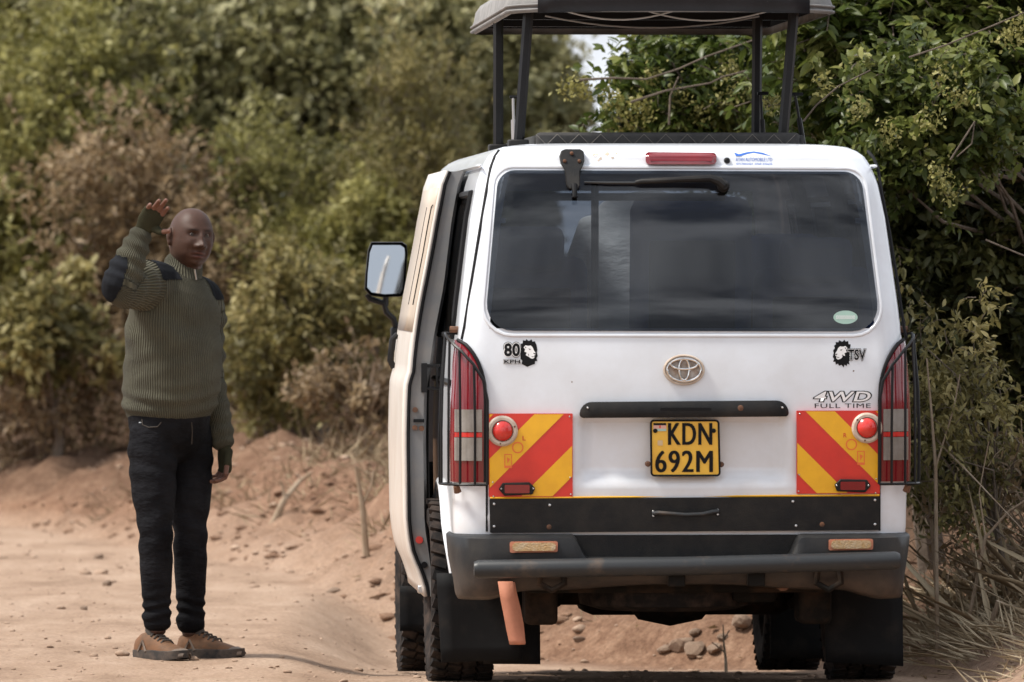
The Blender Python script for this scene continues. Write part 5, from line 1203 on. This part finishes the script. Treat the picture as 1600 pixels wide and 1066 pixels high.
M['lf_fresh'] = leaf_mat('fresh_green_leaves', [(0, (0.033, 0.052, 0.010)), (.45, (0.075, 0.103, 0.020)), (.8, (0.144, 0.167, 0.036)), (1, (0.250, 0.253, 0.080))], rough=.38)
M['lf_lime'] = leaf_mat('lime_leaves', [(0, (.04, .06, .014)), (.5, (.10, .125, .028)), (.85, (.19, .205, .05)), (1, (.29, .29, .10))], rough=.4)
M['lf_flower'] = leaf_mat('yellow_blossom', [(0, (.16, .15, .04)), (1, (.38, .35, .12))])
M['straw'] = leaf_mat('dry_straw', [(0, (.20, .14, .085)), (.5, (.34, .26, .16)), (1, (.50, .41, .28))], rough=.8, transl=.15)
M['stone'] = mat('tan_rock', (.26, .175, .12), .95, col2=(.38, .27, .195), nscale=9, bump=1, bscale=22)
RG = np.random.default_rng(5)
def unit(a): return a / np.maximum(np.linalg.norm(a, axis=-1, keepdims=True), 1e-9)
def leaves_mesh(name, base, dirv, nrm, ln, wd, tint, full=False):
    """leaf blades: base points, direction, face normal, length, width"""
    n = len(base); d = unit(dirv); s = unit(np.cross(d, nrm)); u = np.cross(s, d); ln = ln[:, None]; wd = wd[:, None]
    if full:
        m1 = base + d * ln * .33; m2 = base + d * ln * .68 - u * ln * .05; tip = base + d * ln - u * ln * .14
        vs = np.stack([base, m1, m2, tip, m1 + s * wd * .5 + u * wd * .14, m2 + s * wd * .38 + u * wd * .10, m1 - s * wd * .5 + u * wd * .14, m2 - s * wd * .38 + u * wd * .10], 1)
        pat = np.array([(0, 4, 5, 2), (0, 2, 7, 6), (2, 5, 3, 3), (2, 3, 7, 7)])
        pat = np.array([(0, 4, 1, 1), (0, 1, 6, 6), (1, 4, 5, 2), (1, 2, 7, 6), (2, 5, 3, 3), (2, 3, 7, 7)])
        tri = []
        for q in pat:
            tri.append(q[:3])
            if q[3] != q[2]: tri.append((q[0], q[2], q[3]))
        pat = np.array(tri); k = 8
    else:
        vs = np.stack([base, base + d * ln * .45 + s * wd * .5 + u * wd * .12, base + d * ln - u * ln * .08, base + d * ln * .45 - s * wd * .5 + u * wd * .12], 1); pat = np.array([(0, 1, 2), (0, 2, 3)]); k = 4
    q = (np.arange(n)[:, None, None] * k + pat[None]).reshape(-1, pat.shape[1])
    return np_mesh(name, vs.reshape(-1, 3), q, {'tint': np.repeat(np.clip(tint, 0, 1), k)})
LEAFS = {}
def shrub(name, label, cat, px, py, rx, ry, d, m, nclump, per, ll, ratio=.45, full=False, depth=1.0, droop=0.0, upr=0.0, bare=0, group=None, base_at=None, tw=.35, pinn=False, lean=0, world=None, nleaf=0):
    """a bush whose crown is centred on a photo pixel at distance d; radii in photo pixels"""
    sc = d / F; C = np.array(P(px, py, d)); rad = np.array([rx * sc, max(rx, ry) * sc * .6 * depth, ry * sc])
    if world: C = np.array(world[0], float); rad = np.array(world[1], float)
    g = Vector(base_at) if base_at else Vector((C[0], C[1] + .1, 0)); g.z = H(g.x, g.y)
    if not base_at: g = Vector((C[0], C[1], H(C[0], C[1])))
    root = tag(empty(name, g), label, cat, group)
    o = np.array(g)
    # clumps fill the crown unevenly; each holds twigs, each twig its leaves
    dirs = unit(RG.normal(size=(nclump, 3))); rr = RG.random(nclump) ** .42 * RG.choice([1, 1, 1, 1.18, 1.4], nclump)
    cc = C + dirs * rr[:, None] * rad; zmin = g.z + .04
    cc[:, 2] = np.maximum(cc[:, 2], hgt(cc[:, 0], cc[:, 1]) + .06)
    csz = (np.mean(rad) * RG.uniform(.16, .34, nclump)); ctint = RG.normal(0, .22, nclump)
    br = MB(); core = Vector(C)
    # stems to a subset of clumps
    ns = min(nclump, 16 if not bare else 26)
    fork = Vector((g.x * .8 + core.x * .2, g.y * .8 + core.y * .2, g.z + max(.15, (core.z - g.z) * .45)))
    if fork.z > core.z + rad[2]: fork.z = core.z
    br.tube([g - Vector((0, 0, .12)), (g + fork) / 2 + Vector((.03, 0, 0)), fork], [.05 * tw * 2, .042 * tw * 2, .035 * tw * 2], 7)
    for k in range(ns):
        e = Vector(cc[k]); mid = fork.lerp(e, .5) + Vector(RG.normal(0, .07, 3)) + Vector((0, 0, .08)); q3 = fork.lerp(e, .8) + Vector(RG.normal(0, .04, 3))
        br.tube([fork, mid, q3, e], [.028 * tw, .02 * tw, .012 * tw, .005 * tw], 5)
    tn = per // 9; nt_ = nclump * tn
    ci = np.repeat(np.arange(nclump), tn)
    out = unit(cc[ci] - C + 1e-6); tdir = unit(RG.normal(size=(nt_, 3)) + out * .6 + np.array([lean, 0, upr - droop]))
    t0 = cc[ci] + RG.normal(size=(nt_, 3)) * csz[ci][:, None] * .75; tl = csz[ci] * RG.uniform(.6, 1.5, nt_)
    for k in range(0, nt_, 3 if not bare else 1):
        a = Vector(t0[k]); e = Vector(t0[k] + tdir[k] * tl[k]); br.tube([a, a.lerp(e, .5) + Vector((0, 0, .01)), e], [.005 * max(tw, .5), .004 * max(tw, .5), .002], 3)
    br.build('branches', M['bark'] if not bare else M['twig'], root)['kind'] = 'stuff'
    L_ = 9; ti = np.repeat(np.arange(nt_), L_); n = len(ti); s = np.tile(np.linspace(.15, 1, L_), nt_)
    if pinn:
        base = t0[ti] + tdir[ti] * (tl[ti] * s)[:, None]; sd_ = unit(np.cross(tdir[ti], np.array([.1, .2, 1.])))
        sg = np.where(np.arange(n) % 2 == 0, 1., -1.)[:, None]; dv = sd_ * sg + tdir[ti] * .55 + RG.normal(0, .18, (n, 3)) + np.array([0, 0, -.35])
    else:
        base = t0[ti] + tdir[ti] * (tl[ti] * s)[:, None] + RG.normal(0, .012, (n, 3)); dv = tdir[ti] * .5 + RG.normal(size=(n, 3)) * .8 + np.array([0, 0, upr * .5 - droop])
    nr = unit(RG.normal(size=(n, 3)) * .7 + np.array([0, -.25, 1.0]))
    ln = ll * RG.uniform(.6, 1.3, n); tint = .48 + ctint[ci][ti] + RG.normal(0, .17, n)
    keep = base[:, 2] > hgt(base[:, 0], base[:, 1]) + .01
    if nleaf:      # the leaves nearest the viewer stand singly
        qx = base[:, 0] / base[:, 1] * F + 800; qy = HOR + (CAMH - base[:, 2]) / base[:, 1] * F
        vis = keep & (qx > 0) & (qx < 1600) & (qy > 0) & (qy < 1066)
        sel = np.nonzero(vis)[0]; sel = sel[np.argsort(base[sel, 1])[:nleaf]]; keep[sel] = False
        if m not in LEAFS:
            LEAFS[m] = []
            for tv in np.linspace(.15, .95, 7):
                lm = leaves_mesh('leaf', np.zeros((1, 3)), np.array([[0., 1., 0.]]), np.array([[0., 0., 1.]]), np.array([1.]), np.array([ratio]), np.array([tv]), True); lm.materials.append(M[m]); LEAFS[m].append(lm)
        for i in sel:
            y_ = Vector(dv[i]).normalized(); z_ = Vector(nr[i]); x_ = y_.cross(z_).normalized(); z_ = x_.cross(y_)
            lo = bpy.data.objects.new('leaf', LEAFS[m][int(np.clip(tint[i] * 7, 0, 6))]); COL.objects.link(lo); lo.parent = root
            lo.matrix_basis = Matrix.Translation(Vector(base[i]) - g) @ Matrix(((x_.x, y_.x, z_.x, 0), (x_.y, y_.y, z_.y, 0), (x_.z, y_.z, z_.z, 0), (0, 0, 0, 1))) @ Matrix.Scale(ln[i], 4)
    if bare: keep &= RG.random(n) < .35
    link('crown', leaves_mesh('crown', base[keep], dv[keep], nr[keep], ln[keep], ln[keep] * ratio, tint[keep], full), M[m], root, smooth=False)['kind'] = 'stuff'
    return root
GL = 'bushes in the thicket behind the man'
GR = 'bushes beside the van'
def S(*a, **k): return shrub(*a, group=k.pop('group', GL), **k)
# --- left thicket, from the nearest to the farthest
S('bush', 'low yellowish broad-leaved bush at the left edge below the thicket', 'bush', 85, 520, 105, 75, 44, 'lf_yel', 24, 190, .08, .5)
S('bush', 'low brown-stemmed scrub at left edge above the dirt bank', 'bush', 80, 610, 170, 90, 44.3, 'lf_brown', 60, 230, .06, bare=1)
S('bush', 'tall dark olive bush at the left edge of the photo', 'bush', 50, 250, 190, 250, 47.5, 'lf_olive', 85, 270, .07)
S('bush', 'brown dry twiggy shrub just left of the man\'s raised elbow', 'shrub', 225, 400, 120, 190, 45.2, 'lf_brown', 60, 260, .06, .4, upr=.5)
S('bush', 'large grey-green bush rising above the raised hand', 'bush', 260, 130, 220, 210, 48.5, 'lf_grey', 95, 280, .07)
S('bush', 'pale grey-leaved bush high up in the middle of the thicket', 'bush', 520, 130, 210, 200, 48, 'lf_grey', 95, 280, .085, .6)
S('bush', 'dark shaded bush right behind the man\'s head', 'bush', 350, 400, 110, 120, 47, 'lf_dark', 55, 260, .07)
S('bush', 'feathery olive bush to the right of the man\'s head', 'bush', 470, 330, 130, 130, 45.5, 'lf_olive', 60, 270, .055, .28, droop=.2)
S('bush', 'yellow-green bush on the bank between the man and the wing mirror', 'bush', 500, 520, 135, 120, 42.5, 'lf_yel', 50, 220, .06, .4)
S('bush', 'low yellow-green bush right of the man\'s belly', 'bush', 410, 560, 75, 70, 43, 'lf_yel', 26, 210, .06)
S('bush', 'upright feathery yellow-olive bush left of the van\'s sliding door', 'bush', 640, 270, 80, 200, 45, 'lf_yel', 52, 250, .055, .25, upr=.7)
S('bush', 'brownish dry bush at the foot of the thicket beside the wing mirror', 'bush', 570, 610, 90, 60, 40.5, 'lf_brown', 32, 230, .055, bare=1)
S('bush', 'olive bush filling the gap behind the wing mirror', 'bush', 590, 430, 100, 120, 44.5, 'lf_olive', 46, 250, .06)
S('tree', 'olive tree crown left of the raised roof canopy', 'tree', 690, 90, 130, 170, 50, 'lf_olive', 70, 270, .075)
S('tree', 'blurred pale olive tree seen between the left roof posts', 'tree', 815, 150, 75, 150, 49, 'lf_grey', 60, 260, .075)
S('tree', 'dark green tree at the top of the thicket over the man', 'tree', 400, -10, 260, 110, 51, 'lf_olive', 70, 260, .08)
S('tree', 'dark olive tree at the top left corner', 'tree', 90, -10, 230, 110, 51, 'lf_olive', 70, 260, .08)
# --- right side
S('tree', 'green tree with rows of long leaflets over the van\'s right rear corner', 'tree', 1460, 70, 220, 150, 30.4, 'lf_fresh', 130, 230, .075, .34, full=True, pinn=True, nleaf=150, group=GR, base_at=(3.2, 33.5, 0), tw=.8, depth=.8)
S('tree', 'leafy flowering branch tree seen under the raised roof canopy', 'tree', 1105, 130, 150, 80, 31.5, 'lf_fresh', 80, 150, .055, .45, full=True, nleaf=130, group=GR, base_at=(1.9, 32.4, 0), tw=.7)
S('bush', 'bright green leafy bush beside the upper right of the rear window', 'bush', 1450, 190, 120, 95, 29.4, 'lf_lime', 60, 140, .05, .5, full=True, nleaf=130, group=GR, base_at=(2.9, 32.5, 0), tw=.6)
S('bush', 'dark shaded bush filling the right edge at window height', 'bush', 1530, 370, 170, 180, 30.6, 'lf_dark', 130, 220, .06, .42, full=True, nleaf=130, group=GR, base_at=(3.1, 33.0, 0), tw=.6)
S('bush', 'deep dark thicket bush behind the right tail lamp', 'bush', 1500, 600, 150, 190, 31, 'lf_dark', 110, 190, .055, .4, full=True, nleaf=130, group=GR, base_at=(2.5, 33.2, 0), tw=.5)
S('bush', 'sparse yellowish vine tangle hanging right of the tail lamp', 'vine', 1490, 640, 85, 150, 28.4, 'lf_yel', 48, 72, .04, .35, full=True, nleaf=130, droop=.5, group=GR, base_at=(1.95, 28.5, 0), tw=.2)
S('bush', 'dry bare twig tangle at the lower right edge', 'bush', 1560, 790, 110, 110, 28.6, 'lf_brown', 40, 60, .045, .4, full=True, bare=1, group=GR, base_at=(2.15, 28.8, 0), tw=.16)
S('tree', 'dark tree behind the canopy\'s right posts', 'tree', 1290, 190, 150, 220, 33.5, 'lf_fresh', 100, 220, .06, .42, full=True, nleaf=130, group=GR, base_at=(1.75, 34.2, 0), tw=.8)
S('tree', 'dark leafy tree in the upper right corner', 'tree', 1610, 150, 160, 260, 32.6, 'lf_fresh', 120, 220, .06, .42, full=True, nleaf=130, group=GR, base_at=(2.9, 33.2, 0), tw=.8)
# blossom sprays on the flowering tree
def spray(px, py, d, n, r, parent):
    c = np.array(P(px, py, d)); base = c + RG.normal(size=(n, 3)) * r; dv = RG.normal(size=(n, 3)); ln = RG.uniform(.012, .03, n)
    o = link('blossom', leaves_mesh('blossom', base, dv, unit(RG.normal(size=(n, 3))), ln, ln * .6, RG.random(n)), M['lf_flower'], parent, smooth=False); o.matrix_parent_inverse = Matrix.Translation(-parent.location)
# crowns are built in world space: undo the root offset
for o in list(bpy.data.objects):
    if o.name.split('.')[0] in ('crown', 'branches') and o.parent: o.matrix_parent_inverse = Matrix.Translation(-o.parent.location)
byl = {o['label']: o for o in bpy.data.objects if 'label' in o}
ft = byl['leafy flowering branch tree seen under the raised roof canopy']
for px, py in ((890, 132), (915, 140), (960, 160), (1000, 165), (1020, 120), (1060, 150), (1090, 175), (1120, 160), (1150, 150), (975, 190), (1010, 180), (1140, 110)): spray(px, py, 31.2, 90, .03, ft)
fb = byl['bright green leafy bush beside the upper right of the rear window']
for px, py in ((1290, 130), (1210, 160), (1390, 205), (1450, 190), (1470, 120), (1340, 170), (1500, 150), (1575, 55), (1590, 40), (1465, 270), (1480, 300)): spray(px, py, 29.0, 80, .028, fb)
# arching twigs of the flowering tree
for pts in (((905, 125), (960, 122), (1010, 124), (1060, 108), (1100, 90), (1180, 62)), ((985, 160), (1040, 142), (1110, 130), (1130, 120), (1190, 105)), ((1045, 195), (1047, 150), (1060, 120))): b = MB(); b.tube([P(x, y, 31.1) for x, y in pts], [.006, .005] + [.004] * (len(pts) - 2), 5); o = b.build('bare_twig', M['bark'], ft); o.matrix_parent_inverse = Matrix.Translation(-ft.location)
for pts in (((1255, 190), (1275, 165), (1310, 135), (1360, 110)), ((1485, 250), (1523, 190), (1518, 225), (1495, 245)), ((1540, 375), (1600, 400)), ((1420, 90), (1480, 70), (1600, 20))): b = MB(); b.tube([P(x, y, 28.9) for x, y in pts], [.004, .0035] + [.003] * (len(pts) - 2), 5); o = b.build('bare_twig', M['bark'], fb); o.matrix_parent_inverse = Matrix.Translation(-fb.location)
# --- the wood behind everything: one mass
def mass(name, label, boxes, m, n, ll):
    bs = []
    for px0, px1, py0, py1, d0, d1, w_ in boxes:
        k = int(n * w_); px = RG.uniform(px0, px1, k); py = RG.uniform(py0, py1, k); d = RG.uniform(d0, d1, k)
        bs.append(np.stack([(px - 800) / F * d, d, CAMH - (py - HOR) / F * d], 1))
    base = np.concatenate(bs); keep = base[:, 2] > hgt(base[:, 0], base[:, 1]); base = base[keep]; k = len(base)
    ln = ll * RG.uniform(.6, 1.4, k); cl = vnoise(base[:, 0] * 2.2 + 50, base[:, 2] * 2.2 + 50)
    o = link(name, leaves_mesh(name, base, RG.normal(size=(k, 3)), unit(RG.normal(size=(k, 3)) + np.array([0, 0, .8])), ln, ln * .6, .2 + .55 * cl + RG.normal(0, .12, k)), M[m], smooth=False)
    return tag(o, label, 'wood', kind='stuff')
mass('dense_wood', 'dense wood behind the roadside bushes, leaves darkened for their shaded gaps', [(-150, 860, -120, 640, 52, 56, 1.0), (1180, 1750, -60, 850, 34, 37.5, .6), (1010, 1200, 60, 240, 40, 46, .08)], 'lf_dark', 42000, .13)  # dark leaf colour paints the shade in the gaps between the bushes
# trees on the same roadside behind the camera's right shoulder (they stand in the rear window's reflection)
for k, (x, y, h_) in enumerate(((5.6, 8.0, 7.2), (7.0, 3.0, 8.6), (8.6, -3, 9.6))):
    shrub('tree', ('nearest', 'middle', 'farthest')[k] + ' of the roadside trees mirrored low in the van\'s rear window', 'tree', 0, 0, 1, 1, 1, 'lf_dark', 130, 180, .16, world=((x, y, h_ * .55), (1.5, 1.5, h_ * .45)), group='roadside trees behind the camera', tw=1)
# --- dry grass, straw and litter on the banks
def blades(pts, nper, hgt_, spread, tintmu, lay=0.0):
    n = len(pts); i = np.repeat(np.arange(n), nper); k = len(i)
    bx = pts[i, 0] + RG.normal(0, spread, k); by = pts[i, 1] + RG.normal(0, spread, k); bz = hgt(bx, by) - .01
    dv = RG.normal(size=(k, 3)) * np.array([.55 + lay, .55 + lay, .15]) + np.array([0, 0, 1 - lay * .85]); ln = hgt_ * RG.uniform(.4, 1.3, k)
    return np.stack([bx, by, bz], 1), dv, ln, np.full(k, tintmu) + RG.normal(0, .2, k)
def scatter(n, x0, x1, y0, y1, smin, smax, clump=True):
    x = RG.uniform(x0, x1, n); y = RG.uniform(y0, y1, n); s = foot_dist(x, y); k = (s > smin) & (s < smax)
    if clump: k &= vnoise(x * 1.8, y * 1.8) > .42
    return np.stack([x[k], y[k]], 1)
sets = [blades(scatter(900, -6, -1.5, 37, 48, .2, 2.6), 14, .12, .08, .0, .4), blades(scatter(420, -2.4, .2, 32.5, 41, .45, 2.6), 14, .20, .08, .35, .45), blades(scatter(150, 1.75, 2.7, 27.6, 29.6, .1, 1.4, False), 3, .55, .07, .5, .35), blades(scatter(600, -5, .2, 32, 47, .6, 3.0), 16, .13, .07, .25, .5), blades(scatter(130, -5, 0, 33, 47, .9, 3.0), 14, .30, .06, .35, .15),
        blades(scatter(420, 1.6, 3.0, 26, 31, .15, 1.4, False), 22, .20, .06, .75, .75), blades(scatter(160, 1.7, 3.0, 26.5, 30, .35, 1.4), 12, .35, .05, .7, .3),
        blades(scatter(140, -1, 2.0, 31, 34, .2, 2), 8, .10, .05, .5, .6)]
ba, dv, ln, ti = [np.concatenate([s[i] for s in sets]) for i in range(4)]
o = link('dry_grass', leaves_mesh('dry_grass', ba, dv, unit(RG.normal(size=(len(ba), 3))), ln, np.where(ln > .3, .0035, .0055), ti), M['straw'], smooth=False)
tag(o, 'dry straw-coloured grass on the dirt banks', 'grass', kind='stuff')
pt = scatter(2600, -5, 3, 24, 46, .1, 3.5); k = len(pt); z = hgt(pt[:, 0], pt[:, 1]) + .006; ln = RG.uniform(.02, .06, k)
o = link('leaf_litter', leaves_mesh('leaf_litter', np.column_stack([pt, z]), RG.normal(size=(k, 3)) * np.array([1, 1, .15]), unit(RG.normal(0, .3, (k, 3)) + np.array([0, 0, 1])), ln, ln * .5, RG.random(k)), M['lf_brown'], smooth=False)
tag(o, 'brown fallen leaves scattered on the bank', 'leaves', kind='stuff')
# --- stones
def rock_mesh(seed, sq=(1, 1, .7)):
    r = np.random.default_rng(seed); bm = bmesh.new(); bmesh.ops.create_icosphere(bm, subdivisions=2, radius=1)
    pl = [(unit(r.normal(size=3)), r.uniform(.55, .9)) for _ in range(9)]
    for v in bm.verts:
        p = np.array(v.co)
        for n_, d_ in pl:
            k = p @ n_
            if k > d_: p = p - n_ * (k - d_) * .9
        v.co = Vector(p * np.array(sq) * (1 + r.normal(0, .02)))
    me = bpy.data.meshes.new('rock'); bm.to_mesh(me); bm.free(); return me
RM = [rock_mesh(k, ((1, .8, .6), (1, 1, .8), (.8, 1.1, .55), (1.2, .8, .7))[k % 4]) for k in range(8)]
def rock(k, px, py, d, size, label, name='rock'):
    x = (px - 800) / F * d; z = H(x, d); o = link(name, RM[k], M['stone'], smooth=True, sharp=12); o.location = (x, d, z + size * .2); o.scale = (size,) * 3; o.rotation_euler = (RG.uniform(-.3, .3), RG.uniform(-.3, .3), RG.uniform(0, 6))
    tag(o, label, 'rock', 'rocks on the bank seen under the van'); return o
def bank_d(py, px=1060, d0=31.6, d1=34.5):
    best = min(np.linspace(d0, d1, 60), key=lambda d: abs(HOR + (CAMH - H((px - 800) / F * d, d)) / d * F - py)); return float(best)
for k, (px, py, s, lb) in enumerate(((1063, 1010, .075, 'large pale flat rock on the bank below the number plate'), (1085, 1022, .06, 'tilted tan rock next to the largest pale rock under the van'), (1118, 1017, .05, 'rounded tan rock at the foot of the thin twig under the van'), (1158, 978, .065, 'angular rock high on the bank under the van\'s right side'), (1088, 996, .035, 'small dark-sided stone above the pale rocks under the van'), (1196, 982, .04, 'small rock on the bank beside the right mud flaps'), (1040, 1022, .045, 'low rock left of the large pale rock under the van'), (1130, 995, .03, 'small reddish stone midway between the rocks under the van'), (905, 1000, .035, 'small lone rock on the bank under the van\'s left side'))):
    rock(k % 8, px, py, bank_d(py, px), s, lb)
for k, (px, py, s, lb) in enumerate(((130, 953, .022, 'small dark stone lying alone on the road left of the man'), (155, 873, .035, 'small stone on the far road edge left of the man\'s jeans'), (168, 916, .03, 'pale chip of stone on the road between the shoes and far verge'), (520, 925, .04, 'clod of earth on the road edge between the man and the van'))):
    d = min(np.linspace(27, 46, 300), key=lambda d: abs(HOR + (CAMH - H((px - 800) / F * d, d)) / d * F - py)); rock((k + 3) % 8, px, py, float(d), s, lb, 'stone')['group'] = 'stones lying on the road'
pm = []; qf = []; pb = rock_mesh(31); pv = np.array([v.co[:] for v in pb.vertices]); pf = np.array([p.vertices[:] for p in pb.polygons])
x = RG.uniform(-4.5, 2.2, 5200); y = RG.uniform(24.5, 44, 5200); s_ = foot_dist(x, y); sz = np.where(s_ > 0, RG.gamma(1.5, .0065, 5200), RG.gamma(1.3, .004, 5200)); kk = (sz > .004) & (s_ < 1.6); x, y, sz = x[kk], y[kk], np.minimum(sz[kk], .05)
z = hgt(x, y) + sz * .2; an = RG.uniform(0, 6.28, len(x)); ca, sa = np.cos(an), np.sin(an)
vx = np.stack([(pv[None, :, 0] * ca[:, None] - pv[None, :, 1] * sa[:, None]) * sz[:, None] + x[:, None], (pv[None, :, 0] * sa[:, None] + pv[None, :, 1] * ca[:, None]) * sz[:, None] + y[:, None], pv[None, :, 2] * sz[:, None] * .8 + z[:, None]], -1).reshape(-1, 3)
fq = (pf[None] + (np.arange(len(x)) * len(pv))[:, None, None]).reshape(-1, 3)
tag(link('gravel', np_mesh('gravel', vx, fq), M['stone'], smooth=False), 'loose pebbles and clods scattered over the dirt', 'gravel', kind='stuff')
x = RG.uniform(-5.5, 2.4, 16000); y = RG.uniform(29, 47, 16000); s_ = foot_dist(x, y); kk = (s_ > .0) & (s_ < 2.0) & (vnoise(x * 1.6 + 9, y * 1.6) > .5); x, y = x[kk], y[kk]; sz = np.minimum(RG.gamma(1.8, .008, len(x)), .05)
z = hgt(x, y) + sz * .1; an = RG.uniform(0, 6.28, len(x)); ca, sa = np.cos(an), np.sin(an); pv2 = pv * RG.uniform(.75, 1.25, pv.shape)
vx = np.stack([(pv2[None, :, 0] * ca[:, None] - pv2[None, :, 1] * sa[:, None]) * sz[:, None] + x[:, None], (pv2[None, :, 0] * sa[:, None] + pv2[None, :, 1] * ca[:, None]) * sz[:, None] + y[:, None], pv2[None, :, 2] * sz[:, None] * .75 + z[:, None]], -1).reshape(-1, 3)
fq = (pf[None] + (np.arange(len(x)) * len(pv))[:, None, None]).reshape(-1, 3)
tag(link('dirt_clods', np_mesh('dirt_clods', vx, fq, {'bank': np.full(len(vx), .45)}), M['dirt'], smooth=False), 'broken clods of reddish earth on the eroded bank', 'earth', kind='stuff')
# --- single dead sticks
def stick(label, pts, d, r, forks=()):
    b = MB(); w0 = [P(px, py, d + dd) for px, py, dd in pts]; x0 = w0[0]; w0[0].z = H(x0.x, x0.y) - .02; n = len(w0); b.tube(w0, [r * (1 - .7 * i / (n - 1)) for i in range(n)], 6)
    for fk in forks: b.tube([P(px, py, d + dd) for px, py, dd in fk], [r * .5] + [r * .3] * (len(fk) - 1), 5)
    o = b.build('dead_stick', M['twig']); tag(o, label, 'stick', 'dead sticks along the bank'); return o
stick('thin bare twig standing upright on the bank under the van', [(1135, 1064, -.1), (1134, 1030, 0), (1131, 1005, 0), (1130, 976, 0)], 30.6, .008, [[(1133, 1020, 0), (1118, 1008, 0), (1112, 1004, 0)], [(1131, 1000, 0), (1140, 985, 0)]])
stick('leaning dry stick on the bank right of the man\'s lowered hand', [(425, 812, 0), (445, 780, 0), (468, 752, .1), (488, 738, .1)], 38.6, .022, [[(445, 780, 0), (440, 755, 0)]])
stick('pale broken stem on the bank close to the sliding door', [(573, 826, 0), (566, 790, 0), (560, 755, 0), (555, 728, 0)], 35.2, .018, [[(566, 790, 0), (580, 760, 0), (584, 735, 0)]])
stick('long dry stem slanting across the ground right of the bumper', [(1470, 690, .6), (1440, 600, .5), (1425, 640, .5), (1475, 700, .3), (1520, 745, 0), (1600, 830, -.2)], 28.0, .007)
stick('thick pale stick lying at the lower right edge', [(1530, 925, 0), (1560, 940, -.1), (1600, 955, -.1), (1650, 965, -.2)], 27.6, .012)
stick('tall thin dry cane standing right of the tail lamp guard', [(1465, 800, 0), (1462, 730, 0), (1456, 650, 0), (1448, 560, 0)], 28.2, .009, [[(1462, 730, 0), (1490, 640, 0), (1500, 585, 0)]])
stick('arching dry cane at the right edge above the straw', [(1500, 905, 0), (1540, 840, 0), (1575, 800, 0), (1620, 770, 0)], 28.0, .008, [[(1540, 840, 0), (1530, 770, .1), (1545, 690, .1)]])
